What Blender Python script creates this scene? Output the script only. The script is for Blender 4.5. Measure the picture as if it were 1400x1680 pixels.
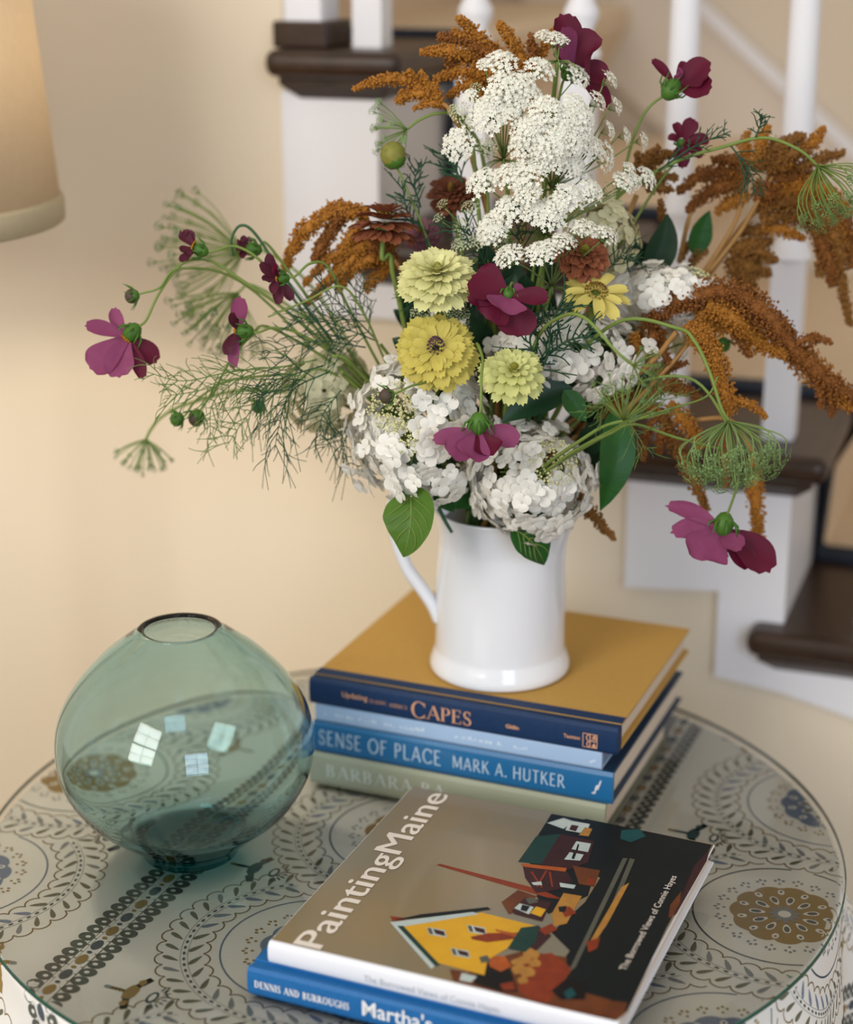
import bpy, math, random
from mathutils import Vector as V, Matrix as M, Quaternion
random.seed(7)
scene = bpy.context.scene
for o in list(bpy.data.objects):
    bpy.data.objects.remove(o)
COL = scene.collection

# ------------------------------------------------------------------ camera
TABLE_Z = 0.75
F_PX, PITCH, ROLL = 2935.7, 0.3221, -0.003
CAM = V((0.0, 0.0, TABLE_Z + 0.7775))
FW = V((0, math.cos(PITCH), -math.sin(PITCH)))
UP0 = V((0, math.sin(PITCH), math.cos(PITCH)))
RT0 = V((1, 0, 0))
RT = RT0 * math.cos(ROLL) + UP0 * math.sin(ROLL)
UP = UP0 * math.cos(ROLL) - RT0 * math.sin(ROLL)
cd = bpy.data.cameras.new('camera')
cam = bpy.data.objects.new('camera', cd)
COL.objects.link(cam)
cd.sensor_fit = 'HORIZONTAL'
cd.sensor_width = 36.0
cd.lens = F_PX / 1400.0 * 36.0
cam.matrix_world = M(((RT.x, UP.x, -FW.x, CAM.x), (RT.y, UP.y, -FW.y, CAM.y), (RT.z, UP.z, -FW.z, CAM.z), (0, 0, 0, 1)))
cd.dof.use_dof = True
cd.dof.focus_distance = 1.46
cd.dof.aperture_fstop = 2.8
cd.clip_start = 0.02
scene.camera = cam

# ------------------------------------------------------------------ world, lights, exposure
world = bpy.data.worlds.new('world')
scene.world = world
world.use_nodes = True
bg = world.node_tree.nodes['Background']
bg.inputs[0].default_value = (1.0, 0.91, 0.79, 1)
bg.inputs[1].default_value = 0.74

def area(name, loc, target, sx, sy, power, col):
    l = bpy.data.lights.new(name, 'AREA')
    l.shape = 'RECTANGLE'
    l.size, l.size_y, l.energy, l.color = sx, sy, power, col
    o = bpy.data.objects.new(name, l)
    COL.objects.link(o)
    o.location = loc
    o.rotation_euler = (V(target) - V(loc)).to_track_quat('-Z', 'Y').to_euler()
    return o
# daylight entering through the two sash windows on the camera side of the room
WIN1 = V((-1.45, -0.55, 2.30))
WIN2 = V((0.75, -1.60, 1.85))
area('window_daylight', WIN1, (0.05, 1.5, 0.95), 1.0, 1.35, 54, (1.0, 0.965, 0.91))
area('window_daylight', WIN2, (0.05, 1.5, 0.95), 1.1, 1.35, 40, (0.60, 0.77, 1.0))
scene.view_settings.view_transform = 'Standard'
scene.view_settings.look = 'None'
scene.view_settings.exposure = -0.17
scene.view_settings.gamma = 1.0
scene.view_settings.use_curve_mapping = False
scene.cycles.max_bounces = 9
scene.cycles.diffuse_bounces = 3
scene.cycles.transmission_bounces = 9

# ------------------------------------------------------------------ pixel helpers (photo frame 1400 x 1680)
def ray(x, y):
    return FW + RT * ((x - 700) / F_PX) - UP * ((y - 840) / F_PX)
def at_z(x, y, z):
    d = ray(x, y)
    return CAM + d * ((z - CAM.z) / d.z)
AXIS_Y = 1.5476
def B(x, y, t=0.0):
    """point seen at (x, y) on the upright plane t metres in front of the jug's axis"""
    d = ray(x, y)
    return CAM + d * ((AXIS_Y - t) / d.y)
def D(a, b, c):
    """direction: a to the right, b up, c towards the viewer"""
    return (RT * a + UP * b - FW * c).normalized()
PXM = 1 / 1790.0   # metres per pixel around the bouquet

# ------------------------------------------------------------------ mesh builder
class MB:
    def __init__(s):
        s.v, s.f, s.m = [], [], []
    def face(s, idx, m=0):
        s.f.append(tuple(idx)); s.m.append(m)
    def poly(s, pts, m=0):
        i = len(s.v); s.v += [V(p) for p in pts]; s.face(range(i, i + len(pts)), m)
    def box(s, lo, hi, m=0, mat=None):
        i = len(s.v)
        for z in (lo[2], hi[2]):
            for y in (lo[1], hi[1]):
                for x in (lo[0], hi[0]):
                    p = V((x, y, z)); s.v.append(mat @ p if mat else p)
        for q in ((0, 2, 3, 1), (4, 5, 7, 6), (0, 1, 5, 4), (2, 6, 7, 3), (0, 4, 6, 2), (1, 3, 7, 5)):
            s.face([i + k for k in q], m)
    def tube(s, pts, rad, n=6, m=0, caps=True):
        pts = [V(p) for p in pts]
        if not hasattr(rad, '__len__'): rad = [rad] * len(pts)
        t = (pts[1] - pts[0]).normalized()
        nn = t.orthogonal().normalized()
        base = len(s.v)
        for k, p in enumerate(pts):
            if k == 0: t2 = pts[1] - pts[0]
            elif k == len(pts) - 1: t2 = pts[-1] - pts[-2]
            else: t2 = pts[k + 1] - pts[k - 1]
            if t2.length < 1e-9: t2 = t
            t2 = t2.normalized()
            q = t.rotation_difference(t2); nn = (q @ nn).normalized(); t = t2
            b = t.cross(nn)
            for j in range(n):
                a = 2 * math.pi * j / n
                s.v.append(p + (nn * math.cos(a) + b * math.sin(a)) * rad[k])
        for k in range(len(pts) - 1):
            for j in range(n):
                a, b2 = base + k * n + j, base + k * n + (j + 1) % n
                s.face((a, b2, b2 + n, a + n), m)
        if caps:
            s.face([base + j for j in range(n)][::-1], m)
            s.face([base + (len(pts) - 1) * n + j for j in range(n)], m)
    def blob(s, c, r, m=0, mat=None, rings=5, seg=8):
        """ellipsoid with radii r"""
        c = V(c); i = len(s.v)
        def P(p): 
            p = V((p[0] * r[0], p[1] * r[1], p[2] * r[2]))
            return c + (mat @ p if mat else p)
        s.v.append(P((0, 0, 1)))
        for k in range(1, rings):
            th = math.pi * k / rings
            for j in range(seg):
                a = 2 * math.pi * j / seg
                s.v.append(P((math.sin(th) * math.cos(a), math.sin(th) * math.sin(a), math.cos(th))))
        s.v.append(P((0, 0, -1))); e = len(s.v) - 1
        for j in range(seg):
            s.face((i, i + 1 + j, i + 1 + (j + 1) % seg), m)
            for k in range(rings - 2):
                a, b = i + 1 + k * seg + j, i + 1 + k * seg + (j + 1) % seg
                s.face((a, a + seg, b + seg, b), m)
            s.face((e, i + 1 + (rings - 2) * seg + (j + 1) % seg, i + 1 + (rings - 2) * seg + j), m)
    def octa(s, c, r, m=0):
        c = V(c); i = len(s.v)
        a = random.random() * 6.3
        ca, sa = math.cos(a) * r, math.sin(a) * r
        s.v += [c + V((ca, sa, 0)), c + V((-sa, ca, 0)), c + V((-ca, -sa, 0)), c + V((sa, -ca, 0)), c + V((0, 0, r)), c + V((0, 0, -r))]
        for j in range(4):
            s.face((i + j, i + (j + 1) % 4, i + 4), m); s.face((i + (j + 1) % 4, i + j, i + 5), m)
    def grid(s, fn, nu, nv, m=0, closed_u=False):
        i = len(s.v)
        for a in range(nu + (0 if closed_u else 1)):
            for b in range(nv + 1):
                s.v.append(V(fn(a / nu, b / nv)))
        w = nv + 1
        for a in range(nu):
            a2 = (a + 1) % nu if closed_u else a + 1
            for b in range(nv):
                s.face((i + a * w + b, i + a2 * w + b, i + a2 * w + b + 1, i + a * w + b + 1), m)
    def lathe(s, prof, n=48, m=0, center=(0, 0, 0), close=False):
        c = V(center); i = len(s.v); k = len(prof)
        for j in range(n):
            a = 2 * math.pi * j / n
            for r, z in prof:
                s.v.append(c + V((r * math.cos(a), r * math.sin(a), z)))
        for j in range(n):
            j2 = (j + 1) % n
            for q in range(k if close else k - 1):
                q2 = (q + 1) % k
                s.face((i + j * k + q, i + j2 * k + q, i + j2 * k + q2, i + j * k + q2), m)
    def mesh(s, name, mats, smooth=True, origin=None):
        me = bpy.data.meshes.new(name)
        o = V(origin) if origin is not None else V((0, 0, 0))
        me.from_pydata([tuple(p - o) for p in s.v], [], s.f)
        for mt in (mats if isinstance(mats, (list, tuple)) else [mats]): me.materials.append(mt)
        if any(s.m): me.polygons.foreach_set('material_index', s.m)
        if smooth: me.polygons.foreach_set('use_smooth', [True] * len(me.polygons))
        me.update()
        return me

def link(name, me, parent=None, mw=None, loc=None):
    """mesh object; parent's frame is a plain translation, so world coords minus its place"""
    o = bpy.data.objects.new(name, me)
    COL.objects.link(o)
    if parent is not None: o.parent = parent
    if mw is not None: o.matrix_local = mw
    elif loc is not None: o.location = loc
    return o
def root(name, loc, label, cat, group=None, kind=None):
    o = bpy.data.objects.new(name, None)
    COL.objects.link(o); o.location = loc; o.empty_display_size = 0.02
    tag(o, label, cat, group, kind)
    return o
def tag(o, label=None, cat=None, group=None, kind=None):
    if label: o['label'] = label
    if cat: o['category'] = cat
    if group: o['group'] = group
    if kind: o['kind'] = kind
    return o
def part(name, mb, mats, parent, smooth=True, label=None):
    """world-space builder -> child mesh of an unrotated parent"""
    o = link(name, mb.mesh(name, mats, smooth, parent_world(parent)), parent)
    if label: o['label'] = label
    return o
def parent_world(p):
    w = V((0, 0, 0))
    while p is not None:
        w = w + V(p.location); p = p.parent
    return w
def solo(name, mb, mats, label=None, cat=None, group=None, kind=None, smooth=True, origin=(0, 0, 0)):
    o = link(name, mb.mesh(name, mats, smooth, origin), None, None, origin)
    return tag(o, label, cat, group, kind)
def bevel(o, w, seg=2, ang=0.6):
    b = o.modifiers.new('bevel', 'BEVEL'); b.width = w; b.segments = seg; b.limit_method = 'ANGLE'; b.angle_limit = ang
    return o

def smooth_path(pts, per=8):
    """Catmull-Rom through the points"""
    pts = [V(p) for p in pts]
    if len(pts) < 3:
        return [pts[0].lerp(pts[-1], i / per) for i in range(per + 1)]
    P = [pts[0] * 2 - pts[1]] + pts + [pts[-1] * 2 - pts[-2]]
    out = []
    for k in range(1, len(P) - 2):
        for i in range(per):
            t = i / per
            a, b, c, d = P[k - 1], P[k], P[k + 1], P[k + 2]
            out.append(0.5 * ((2 * b) + (c - a) * t + (2 * a - 5 * b + 4 * c - d) * t * t + (3 * b - a - 3 * c + d) * t ** 3))
    out.append(pts[-1])
    return out
def frame(pos, z, spin=0.0, s=1.0):
    z = V(z).normalized()
    x = z.orthogonal().normalized(); y = z.cross(x)
    m = M(((x.x, y.x, z.x, 0), (x.y, y.y, z.y, 0), (x.z, y.z, z.z, 0), (0, 0, 0, 1)))
    return M.Translation(V(pos)) @ m @ M.Rotation(spin, 4, 'Z') @ M.Scale(s, 4)

# ------------------------------------------------------------------ materials
def lin(c):
    return tuple(((x / 255) / 12.92 if x / 255 <= 0.04045 else ((x / 255 + 0.055) / 1.055) ** 2.4) for x in c) + (1,)
def mat(name, col, rough=0.6, col2=None, scale=40.0, amt=0.5, bump=0.0, bscale=None, rand=0.0, transl=0.0, spec=0.3, coat=0.0, stretch=None, metallic=0.0):
    m = bpy.data.materials.new(name); m.use_nodes = True
    nt = m.node_tree; N = nt.nodes; L = nt.links
    b = N['Principled BSDF']; out = N['Material Output']
    b.inputs['Roughness'].default_value = rough
    b.inputs['Specular IOR Level'].default_value = spec
    b.inputs['Coat Weight'].default_value = coat
    b.inputs['Coat Roughness'].default_value = 0.08
    b.inputs['Metallic'].default_value = metallic
    tc = N.new('ShaderNodeTexCoord'); vec = tc.outputs['Object']
    if stretch:
        mp = N.new('ShaderNodeMapping'); mp.inputs['Scale'].default_value = stretch
        L.new(vec, mp.inputs['Vector']); vec = mp.outputs['Vector']
    mix = N.new('ShaderNodeMix'); mix.data_type = 'RGBA'
    mix.inputs['A'].default_value = lin(col); mix.inputs['B'].default_value = lin(col2 or col)
    ns = N.new('ShaderNodeTexNoise'); ns.inputs['Scale'].default_value = scale; ns.inputs['Detail'].default_value = 4
    L.new(vec, ns.inputs['Vector'])
    rp = N.new('ShaderNodeMapRange'); rp.inputs['From Min'].default_value = 0.5 - amt / 2; rp.inputs['From Max'].default_value = 0.5 + amt / 2
    L.new(ns.outputs['Fac'], rp.inputs['Value']); L.new(rp.outputs['Result'], mix.inputs['Factor'])
    c = mix.outputs['Result']
    if rand:
        oi = N.new('ShaderNodeObjectInfo'); hs = N.new('ShaderNodeHueSaturation')
        r2 = N.new('ShaderNodeMapRange'); r2.inputs['To Min'].default_value = 1 - rand; r2.inputs['To Max'].default_value = 1 + rand
        L.new(oi.outputs['Random'], r2.inputs['Value']); L.new(r2.outputs['Result'], hs.inputs['Value']); L.new(c, hs.inputs['Color']); c = hs.outputs['Color']
    L.new(c, b.inputs['Base Color'])
    if bump:
        bp = N.new('ShaderNodeBump'); bp.inputs['Strength'].default_value = bump; bp.inputs['Distance'].default_value = 0.001
        n2 = N.new('ShaderNodeTexNoise'); n2.inputs['Scale'].default_value = bscale or scale * 4; L.new(vec, n2.inputs['Vector'])
        L.new(n2.outputs['Fac'], bp.inputs['Height']); L.new(bp.outputs['Normal'], b.inputs['Normal'])
    if transl:
        tr = N.new('ShaderNodeBsdfTranslucent'); L.new(c, tr.inputs['Color'])
        ms = N.new('ShaderNodeMixShader'); ms.inputs['Fac'].default_value = transl
        L.new(b.outputs['BSDF'], ms.inputs[1]); L.new(tr.outputs['BSDF'], ms.inputs[2]); L.new(ms.outputs['Shader'], out.inputs['Surface'])
    return m
# ------------------------------------------------------------------ room shell (stair wall frame: E along the wall, D_ into it)
WA = 0.34
EX = V((math.cos(WA), -math.sin(WA), 0)); NX = V((math.sin(WA), math.cos(WA), 0))
WM = M(((EX.x, NX.x, 0, 0), (EX.y, NX.y, 0, 0), (0, 0, 1, 0), (0, 0, 0, 1)))   # (e, d, z) -> world
D_STR, D_WALL, D_FAR = 1.82, 1.832, 2.80
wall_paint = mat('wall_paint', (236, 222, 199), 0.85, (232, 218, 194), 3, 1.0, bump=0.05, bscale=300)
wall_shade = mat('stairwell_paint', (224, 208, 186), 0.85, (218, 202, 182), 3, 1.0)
trim_white = mat('white_trim_paint', (240, 239, 242), 0.45, (235, 234, 238), 6, 1.0, spec=0.35)
dark_wood = mat('dark_walnut', (40, 27, 20), 0.34, (66, 45, 32), 9, 0.5, stretch=(1, 9, 9), bump=0.08, bscale=40, spec=0.4)
floor_wood = mat('floor_wood', (120, 84, 56), 0.4, (92, 62, 40), 8, 0.6, stretch=(1, 8, 8))
carpet = mat('carpet_beige', (228, 206, 178), 0.95, (206, 184, 156), 160, 0.7, bump=0.9, bscale=420)
carpet_edge = mat('carpet_navy', (36, 46, 62), 0.95, (48, 58, 74), 160, 0.7, bump=0.6, bscale=420)

def wbox(mb, e0, e1, d0, d1, z0, z1, m=0):
    mb.box((e0, d0, z0), (e1, d1, z1), m, WM)
RISE, RUN = 0.1975, 0.2315
def top_z(k): return 0.80 + (k - 4) * RISE
def riser_e(k): return -0.235 - (k - 5) * RUN
E_END = -0.81   # where the enclosed part of the stair begins

f = MB(); f.box((-4.2, -3.6, -0.05), (4.2, 4.2, 0.0))
solo('floor', f, floor_wood, 'brown wooden floor under the table', kind='structure', smooth=False)
w = MB(); wbox(w, -3.4, E_END, D_WALL, D_WALL + 0.11, 0, 2.7)
# wall panel below the open part of the stair, column by column under the steps
for k in (7, 6, 5, 4, 3, 2, 1):
    wbox(w, E_END if k == 7 else riser_e(k + 1) - 0.02, riser_e(k) - 0.02, D_WALL, D_WALL + 0.11, 0, top_z(k) - 0.045)
solo('wall_back', w, wall_paint, 'cream painted wall behind the table and below the stair', kind='structure', smooth=False)
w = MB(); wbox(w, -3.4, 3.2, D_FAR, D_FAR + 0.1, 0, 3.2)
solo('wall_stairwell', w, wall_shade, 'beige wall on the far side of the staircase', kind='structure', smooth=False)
# sloping skirting board on the stairwell's far wall
w = MB()
sl = RISE / RUN
def sk(e): return 0.80 + sl * (riser_e(4) - e) + 0.125
i = len(w.v)
for d in (D_FAR - 0.018, D_FAR):
    for e, dz in ((-1.4, 0), (0.6, 0), (0.6, -0.22), (-1.4, -0.22)):
        w.v.append(WM @ V((e, d, sk(e) + dz)))
for q in ((0, 1, 2, 3), (7, 6, 5, 4), (0, 4, 5, 1), (1, 5, 6, 2), (2, 6, 7, 3), (3, 7, 4, 0)): w.face([i + k for k in q])
solo('trim_1', w, mat('skirting_paint', (226, 214, 198), 0.6, (220, 208, 192), 6, 1), 'pale sloping skirting board along the stairwell wall', kind='structure', smooth=False)

w = MB()
for d in (D_FAR - 0.030, D_FAR - 0.012):
    for e, dz in ((-1.4, 0.022), (0.6, 0.022), (0.6, 0), (-1.4, 0)):
        w.v.append(WM @ V((e, d, sk(e) + dz)))
for q in ((0, 1, 2, 3), (7, 6, 5, 4), (0, 4, 5, 1), (1, 5, 6, 2), (2, 6, 7, 3), (3, 7, 4, 0)): w.face(q)
solo('trim_2', w, trim_white, 'white moulding capping the sloping skirting in the stairwell', kind='structure', smooth=False)

# ---- staircase
st = root('staircase', WM @ V((riser_e(4), D_STR, 0)), 'open white staircase with dark wooden treads behind the bouquet', 'staircase', kind='structure')
# stringer: white columns under the treads, lower edges stepping down to the right
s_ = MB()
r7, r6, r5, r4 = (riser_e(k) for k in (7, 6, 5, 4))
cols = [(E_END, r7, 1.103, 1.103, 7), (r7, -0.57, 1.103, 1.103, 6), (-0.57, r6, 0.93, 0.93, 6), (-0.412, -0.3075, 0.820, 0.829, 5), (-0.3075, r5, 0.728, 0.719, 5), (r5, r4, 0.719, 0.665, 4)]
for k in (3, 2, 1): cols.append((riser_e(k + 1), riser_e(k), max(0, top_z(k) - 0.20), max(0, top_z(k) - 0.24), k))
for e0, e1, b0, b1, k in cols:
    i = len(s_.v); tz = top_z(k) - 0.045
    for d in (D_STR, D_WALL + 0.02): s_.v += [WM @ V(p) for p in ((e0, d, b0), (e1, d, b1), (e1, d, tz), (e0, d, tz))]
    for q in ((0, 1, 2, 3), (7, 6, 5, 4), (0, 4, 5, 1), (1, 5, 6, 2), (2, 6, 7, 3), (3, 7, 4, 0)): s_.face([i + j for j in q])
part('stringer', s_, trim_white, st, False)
for k in range(1, 9):
    z = top_z(k); e = riser_e(k)
    last = k >= 7
    eb = (-0.815 if k == 7 else riser_e(k + 1) - 0.035)     # back end of the return nosing
    # tread with rounded nosing, cove moulding below
    if k < 8:
        t = MB(); wbox(t, eb, e + 0.038, D_STR - 0.036, D_FAR, z - 0.029, z)
        bevel(part('tread', t, dark_wood, st, False), 0.012, 4)
        t = MB()
        # cove under the tread: chamfered strip along end and front
        for (e0, e1, d0, d1) in ((eb + 0.012, e + 0.022, D_STR - 0.020, D_STR + 0.004), ):
            i = len(t.v)
            for zz, o_ in ((z - 0.029, 0.0), (z - 0.037, 0.0), (z - 0.052, 0.017)):
                t.v += [WM @ V(p) for p in ((e0 + o_, d0 + o_, zz), (e1 - o_, d0 + o_, zz), (e1 - o_, D_FAR - 0.02, zz), (e0 + o_, D_STR + 0.006, zz))]
            for q in range(2):
                for j in range(4):
                    t.face((i + q * 4 + j, i + q * 4 + (j + 1) % 4, i + q * 4 + 4 + (j + 1) % 4, i + q * 4 + 4 + j))
            t.face([i + 8 + j for j in range(4)])
        part('cove_moulding', t, dark_wood, st, False)
    r = MB(); wbox(r, e - 0.018, e, D_STR + (0.001 if k < 8 else 0.12), D_FAR, z - RISE - 0.03, z - 0.03)
    part('riser', r, trim_white, st, False)
t = MB(); wbox(t, -1.35, riser_e(8) + 0.03, D_WALL + 0.12, D_FAR, top_z(8) - 0.03, top_z(8))
part('tread', t, dark_wood, st, False)
# balusters: square foot block, turned shaft
def baluster(e, z, d=1.862, hb=0.205, htot=0.86):
    c = WM @ V((e, d, 0)); b = MB()
    wbox(b, e - 0.0165, e + 0.0165, d - 0.0165, d + 0.0165, z, z + hb - 0.012)
    # chamfer to round
    prof = [(0.0225, hb - 0.012), (0.0160, hb + 0.006), (0.0125, hb + 0.014), (0.0185, hb + 0.026), (0.0185, hb + 0.034), (0.0130, hb + 0.044),
            (0.0150, hb + 0.075), (0.0165, hb + 0.12), (0.0150, hb + 0.28), (0.0120, hb + 0.48), (0.0105, htot)]
    b.lathe([(r_, z + zz) for r_, zz in prof], 16, 0, (c.x, c.y, 0))
    o = part('baluster', b, trim_white, st, True)
    m = o.data
    for p in list(m.polygons)[:6]: p.use_smooth = False
    return o
for e, k in ((-0.719, 7), (-0.602, 6), (-0.487, 6), (-0.378, 5), (-0.258, 5), (-0.145, 4), (-0.025, 4), (0.09, 3), (0.21, 3)):
    baluster(e, top_z(k))
# white casing post where the wall ends, on its dark plinth
cp = MB(); wbox(cp, -0.806, -0.762, D_STR + 0.002, D_STR + 0.055, top_z(7), 2.6)
bevel(part('wall_end_post', cp, trim_white, st, False), 0.003)
cp = MB(); wbox(cp, -0.814, -0.752, D_STR - 0.010, D_STR + 0.066, top_z(7), top_z(7) + 0.028)
bevel(part('post_plinth', cp, dark_wood, st, False), 0.003)

# ---- carpet runner: one continuous strip over the steps, navy border both sides
def runner_profile():
    pts = []
    for k in (8, 7, 6, 5, 4, 3, 2, 1):
        z, e = top_z(k), riser_e(k)
        pts += [(e - RUN + 0.012, z + 0.007), (e + 0.030, z + 0.007), (e + 0.046, z - 0.004), (e + 0.046, z - 0.028), (e + 0.016, z - 0.085), (e + 0.009, z - RISE + 0.012)]
    return pts
rp_ = runner_profile()
cr = root('stair_runner', WM @ V((riser_e(4), 2.4, top_z(4))), 'beige woven stair carpet with navy edges on the treads behind the balusters', 'carpet')
for d0, d1, mt, nm in ((2.03, 2.075, carpet_edge, 'navy_border'), (2.075, 2.79, carpet, 'carpet_field')):
    mb = MB(); i = 0
    for e, z in rp_:
        mb.v += [WM @ V((e, d0, z)), WM @ V((e, d1, z)), WM @ V((e - 0.003, d0, z - 0.006)), WM @ V((e - 0.003, d1, z - 0.006))]
    for k in range(len(rp_) - 1):
        a, b = 4 * k, 4 * k + 4
        mb.face((a, a + 1, b + 1, b)); mb.face((a + 2, b + 2, b + 3, a + 3)); mb.face((a, b, b + 2, a + 2)); mb.face((a + 1, a + 3, b + 3, b + 1))
    part(nm, mb, mt, cr, False)

# ---- the camera side of the room: side wall with two sash windows the daylight comes through
def window(name, c, target, wd, ht, label):
    q = (V(target) - V(c)).to_track_quat('-Z', 'Y').to_matrix().to_4x4()
    mw = M.Translation(V(c)) @ q
    mb = MB()
    for x0, x1, y0, y1 in ((-wd / 2 - .09, -wd / 2, -ht / 2 - .09, ht / 2 + .09), (wd / 2, wd / 2 + .09, -ht / 2 - .09, ht / 2 + .09),
                           (-wd / 2, wd / 2, ht / 2, ht / 2 + .09), (-wd / 2, wd / 2, -ht / 2 - .09, -ht / 2), (-wd / 2, wd / 2, -.03, .03),
                           (-.012, .012, -ht / 2, ht / 2), (-wd / 2, wd / 2, ht / 4 - .01, ht / 4 + .01), (-wd / 2, wd / 2, -ht / 4 - .01, -ht / 4 + .01)):
        mb.box((x0, y0, -0.05), (x1, y1, -0.01), 0, mw)
    return solo(name, mb, trim_white, label, kind='structure', smooth=False)
window('window_1', WIN1, (0.05, 1.5, 0.95), 1.0, 1.35, 'white sash window letting in daylight from the left')
window('window_2', WIN2, (0.05, 1.5, 0.95), 1.1, 1.35, 'white sash window letting in daylight from behind')

# ---- lamp at the left edge
LC = CAM + ray(-204, 368) * 1.72
lr = root('floor_lamp', (LC.x, LC.y, 0), 'standing lamp with a pale linen drum shade at the left edge', 'lamp')
shade_m = mat('linen_shade', (226, 212, 188), 0.9, (218, 203, 178), 120, 0.8, transl=0.36, bump=0.25, bscale=900)
trim_m = mat('shade_trim', (190, 174, 142), 0.9, (182, 166, 136), 120, 0.8)
brass = mat('lamp_metal', (120, 100, 70), 0.35, metallic=0.8)
RB = 0.176; HS = 0.33
mb = MB(); mb.lathe([(RB, 0.022), (RB - 0.024, HS), (RB - 0.027, HS), (RB - 0.003, 0.022)], 64, 0, (LC.x, LC.y, LC.z), True)
part('lamp_shade', mb, shade_m, lr)
mb = MB(); mb.lathe([(RB + 0.001, 0.0), (RB + 0.0035, 0.002), (RB + 0.0035, 0.022), (RB, 0.026), (RB - 0.005, 0.024), (RB - 0.005, 0.0)], 64, 0, (LC.x, LC.y, LC.z), True)
part('shade_trim', mb, trim_m, lr)
mb = MB(); mb.tube([(LC.x, LC.y, 0.02), (LC.x, LC.y, LC.z + HS - 0.03)], 0.011, 12); part('pole', mb, brass, lr)
mb = MB(); mb.lathe([(0, 0), (0.13, 0), (0.13, 0.012), (0.02, 0.03), (0, 0.03)], 32, 0, (LC.x, LC.y, 0)); part('lamp_base', mb, brass, lr)
mb = MB()
for a in range(3):
    v = V((math.cos(a * 2.094), math.sin(a * 2.094), 0)) * (RB - 0.026)
    mb.tube([(LC.x, LC.y, LC.z + HS - 0.03), (LC.x + v.x, LC.y + v.y, LC.z + HS - 0.03)], 0.002, 5)
part('shade_spider', mb, brass, lr)
bl = bpy.data.lights.new('lamp_fill_bulb', 'POINT'); bl.energy = 8.0; bl.color = (1.0, 0.87, 0.68); bl.shadow_soft_size = 0.03  # bulb added inside the shade to brighten it and the upper wall
bo = bpy.data.objects.new('lamp_fill_bulb', bl); COL.objects.link(bo); bo.parent = lr; bo.location = (0, 0, LC.z + 0.16)
# ------------------------------------------------------------------ round table, printed cloth, glass top
TC = V((-0.0148, 1.4259, 0)); RG = 0.38; RT_ = 0.3765; CZ = 0.7446
tb = root('round_table', (TC.x, TC.y, 0), 'round side table hidden under the printed cloth', 'table')
mb = MB(); mb.lathe([(0, 0.712), (RT_ - 0.006, 0.712), (RT_ - 0.003, 0.716), (RT_ - 0.003, 0.739), (0, 0.739)], 64, 0, TC); part('tabletop', mb, dark_wood, tb)
mb = MB(); mb.lathe([(0.05, 0.03), (0.035, 0.1), (0.03, 0.4), (0.05, 0.66), (0.1, 0.712)], 24, 0, TC); part('pedestal', mb, dark_wood, tb)
mb = MB(); mb.lathe([(0, 0), (0.2, 0), (0.2, 0.025), (0.05, 0.05), (0, 0.05)], 32, 0, TC); part('table_base', mb, dark_wood, tb)

RC = RT_ + 0.001
def fold(th):
    return 0.5 + 0.5 * math.sin(9 * th + 1.15) + 0.22 * math.sin(17 * th + 0.6)
def drape(x, y, off=0.0):
    """pattern plane (relative to the table centre) -> cloth surface"""
    r = math.hypot(x, y); th = math.atan2(y, x)
    c, s = math.cos(th), math.sin(th)
    if r <= RC - 0.006:
        return V((TC.x + x, TC.y + y, CZ + off))
    q = r - (RC - 0.006)
    if q < 0.0094:
        a = q / 0.006
        return V((TC.x + c * (RC - 0.006 + (0.006 + off) * math.sin(a)), TC.y + s * (RC - 0.006 + (0.006 + off) * math.sin(a)), CZ - 0.006 + (0.006 + off) * math.cos(a)))
    q -= 0.0094
    g = min(1, q / 0.16)
    rr = RC + off + 0.046 * fold(th) * (g * g * (3 - 2 * g)) + q * 0.02
    return V((TC.x + c * rr, TC.y + s * rr, CZ - 0.006 - q))
cloth_m = mat('cotton_cloth', (243, 242, 237), 0.9, (237, 236, 230), 30, 1.0, bump=0.15, bscale=1500)
ink = {
    'slate': mat('print_slate', (74, 84, 92), 0.9, (88, 98, 106), 400, 0.6), 'blue': mat('print_blue', (112, 128, 156), 0.9, (132, 146, 170), 400, 0.6),
    'gold': mat('print_gold', (152, 124, 66), 0.9, (166, 138, 80), 400, 0.6), 'olive': mat('print_olive', (104, 106, 86), 0.9, (120, 120, 100), 400, 0.6),
    'dark': mat('print_charcoal', (82, 86, 80), 0.9, (100, 104, 96), 400, 0.6), 'grey': mat('print_grey', (132, 138, 142), 0.9, (146, 152, 156), 400, 0.6),
    'line': mat('print_brown', (132, 112, 76), 0.9, (146, 124, 86), 400, 0.6), 'white': mat('print_reserve', (244, 243, 238), 0.9), 'teal': mat('print_teal', (52, 80, 88), 0.9, (64, 92, 100), 400, 0.6)}
INK = list(ink); CUT = 0.58
cl = MB()
R_MAX = 1.02
rings = [0.0, 0.12, 0.24, 0.33, RC - 0.006] + [RC - 0.006 + 0.0094 * k / 4 for k in range(1, 5)] + [RC + 0.0034 + 0.70 * (k / 30) ** 1.3 for k in range(1, 31)]
NT = 360
cl.v.append(drape(0, 0))
for r in rings[1:]:
    for j in range(NT):
        a = 2 * math.pi * j / NT; cl.v.append(drape(r * math.cos(a), r * math.sin(a)))
for j in range(NT): cl.face((0, 1 + j, 1 + (j + 1) % NT))
for k in range(len(rings) - 2):
    for j in range(NT):
        a, b = 1 + k * NT + j, 1 + k * NT + (j + 1) % NT
        cl.face((a, a + NT, b + NT, b))
cloth = root('tablecloth', (TC.x, TC.y, 0.0), 'round white tablecloth printed with blue, gold and grey medallions', 'tablecloth')
part('cloth', cl, cloth_m, cloth)

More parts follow.
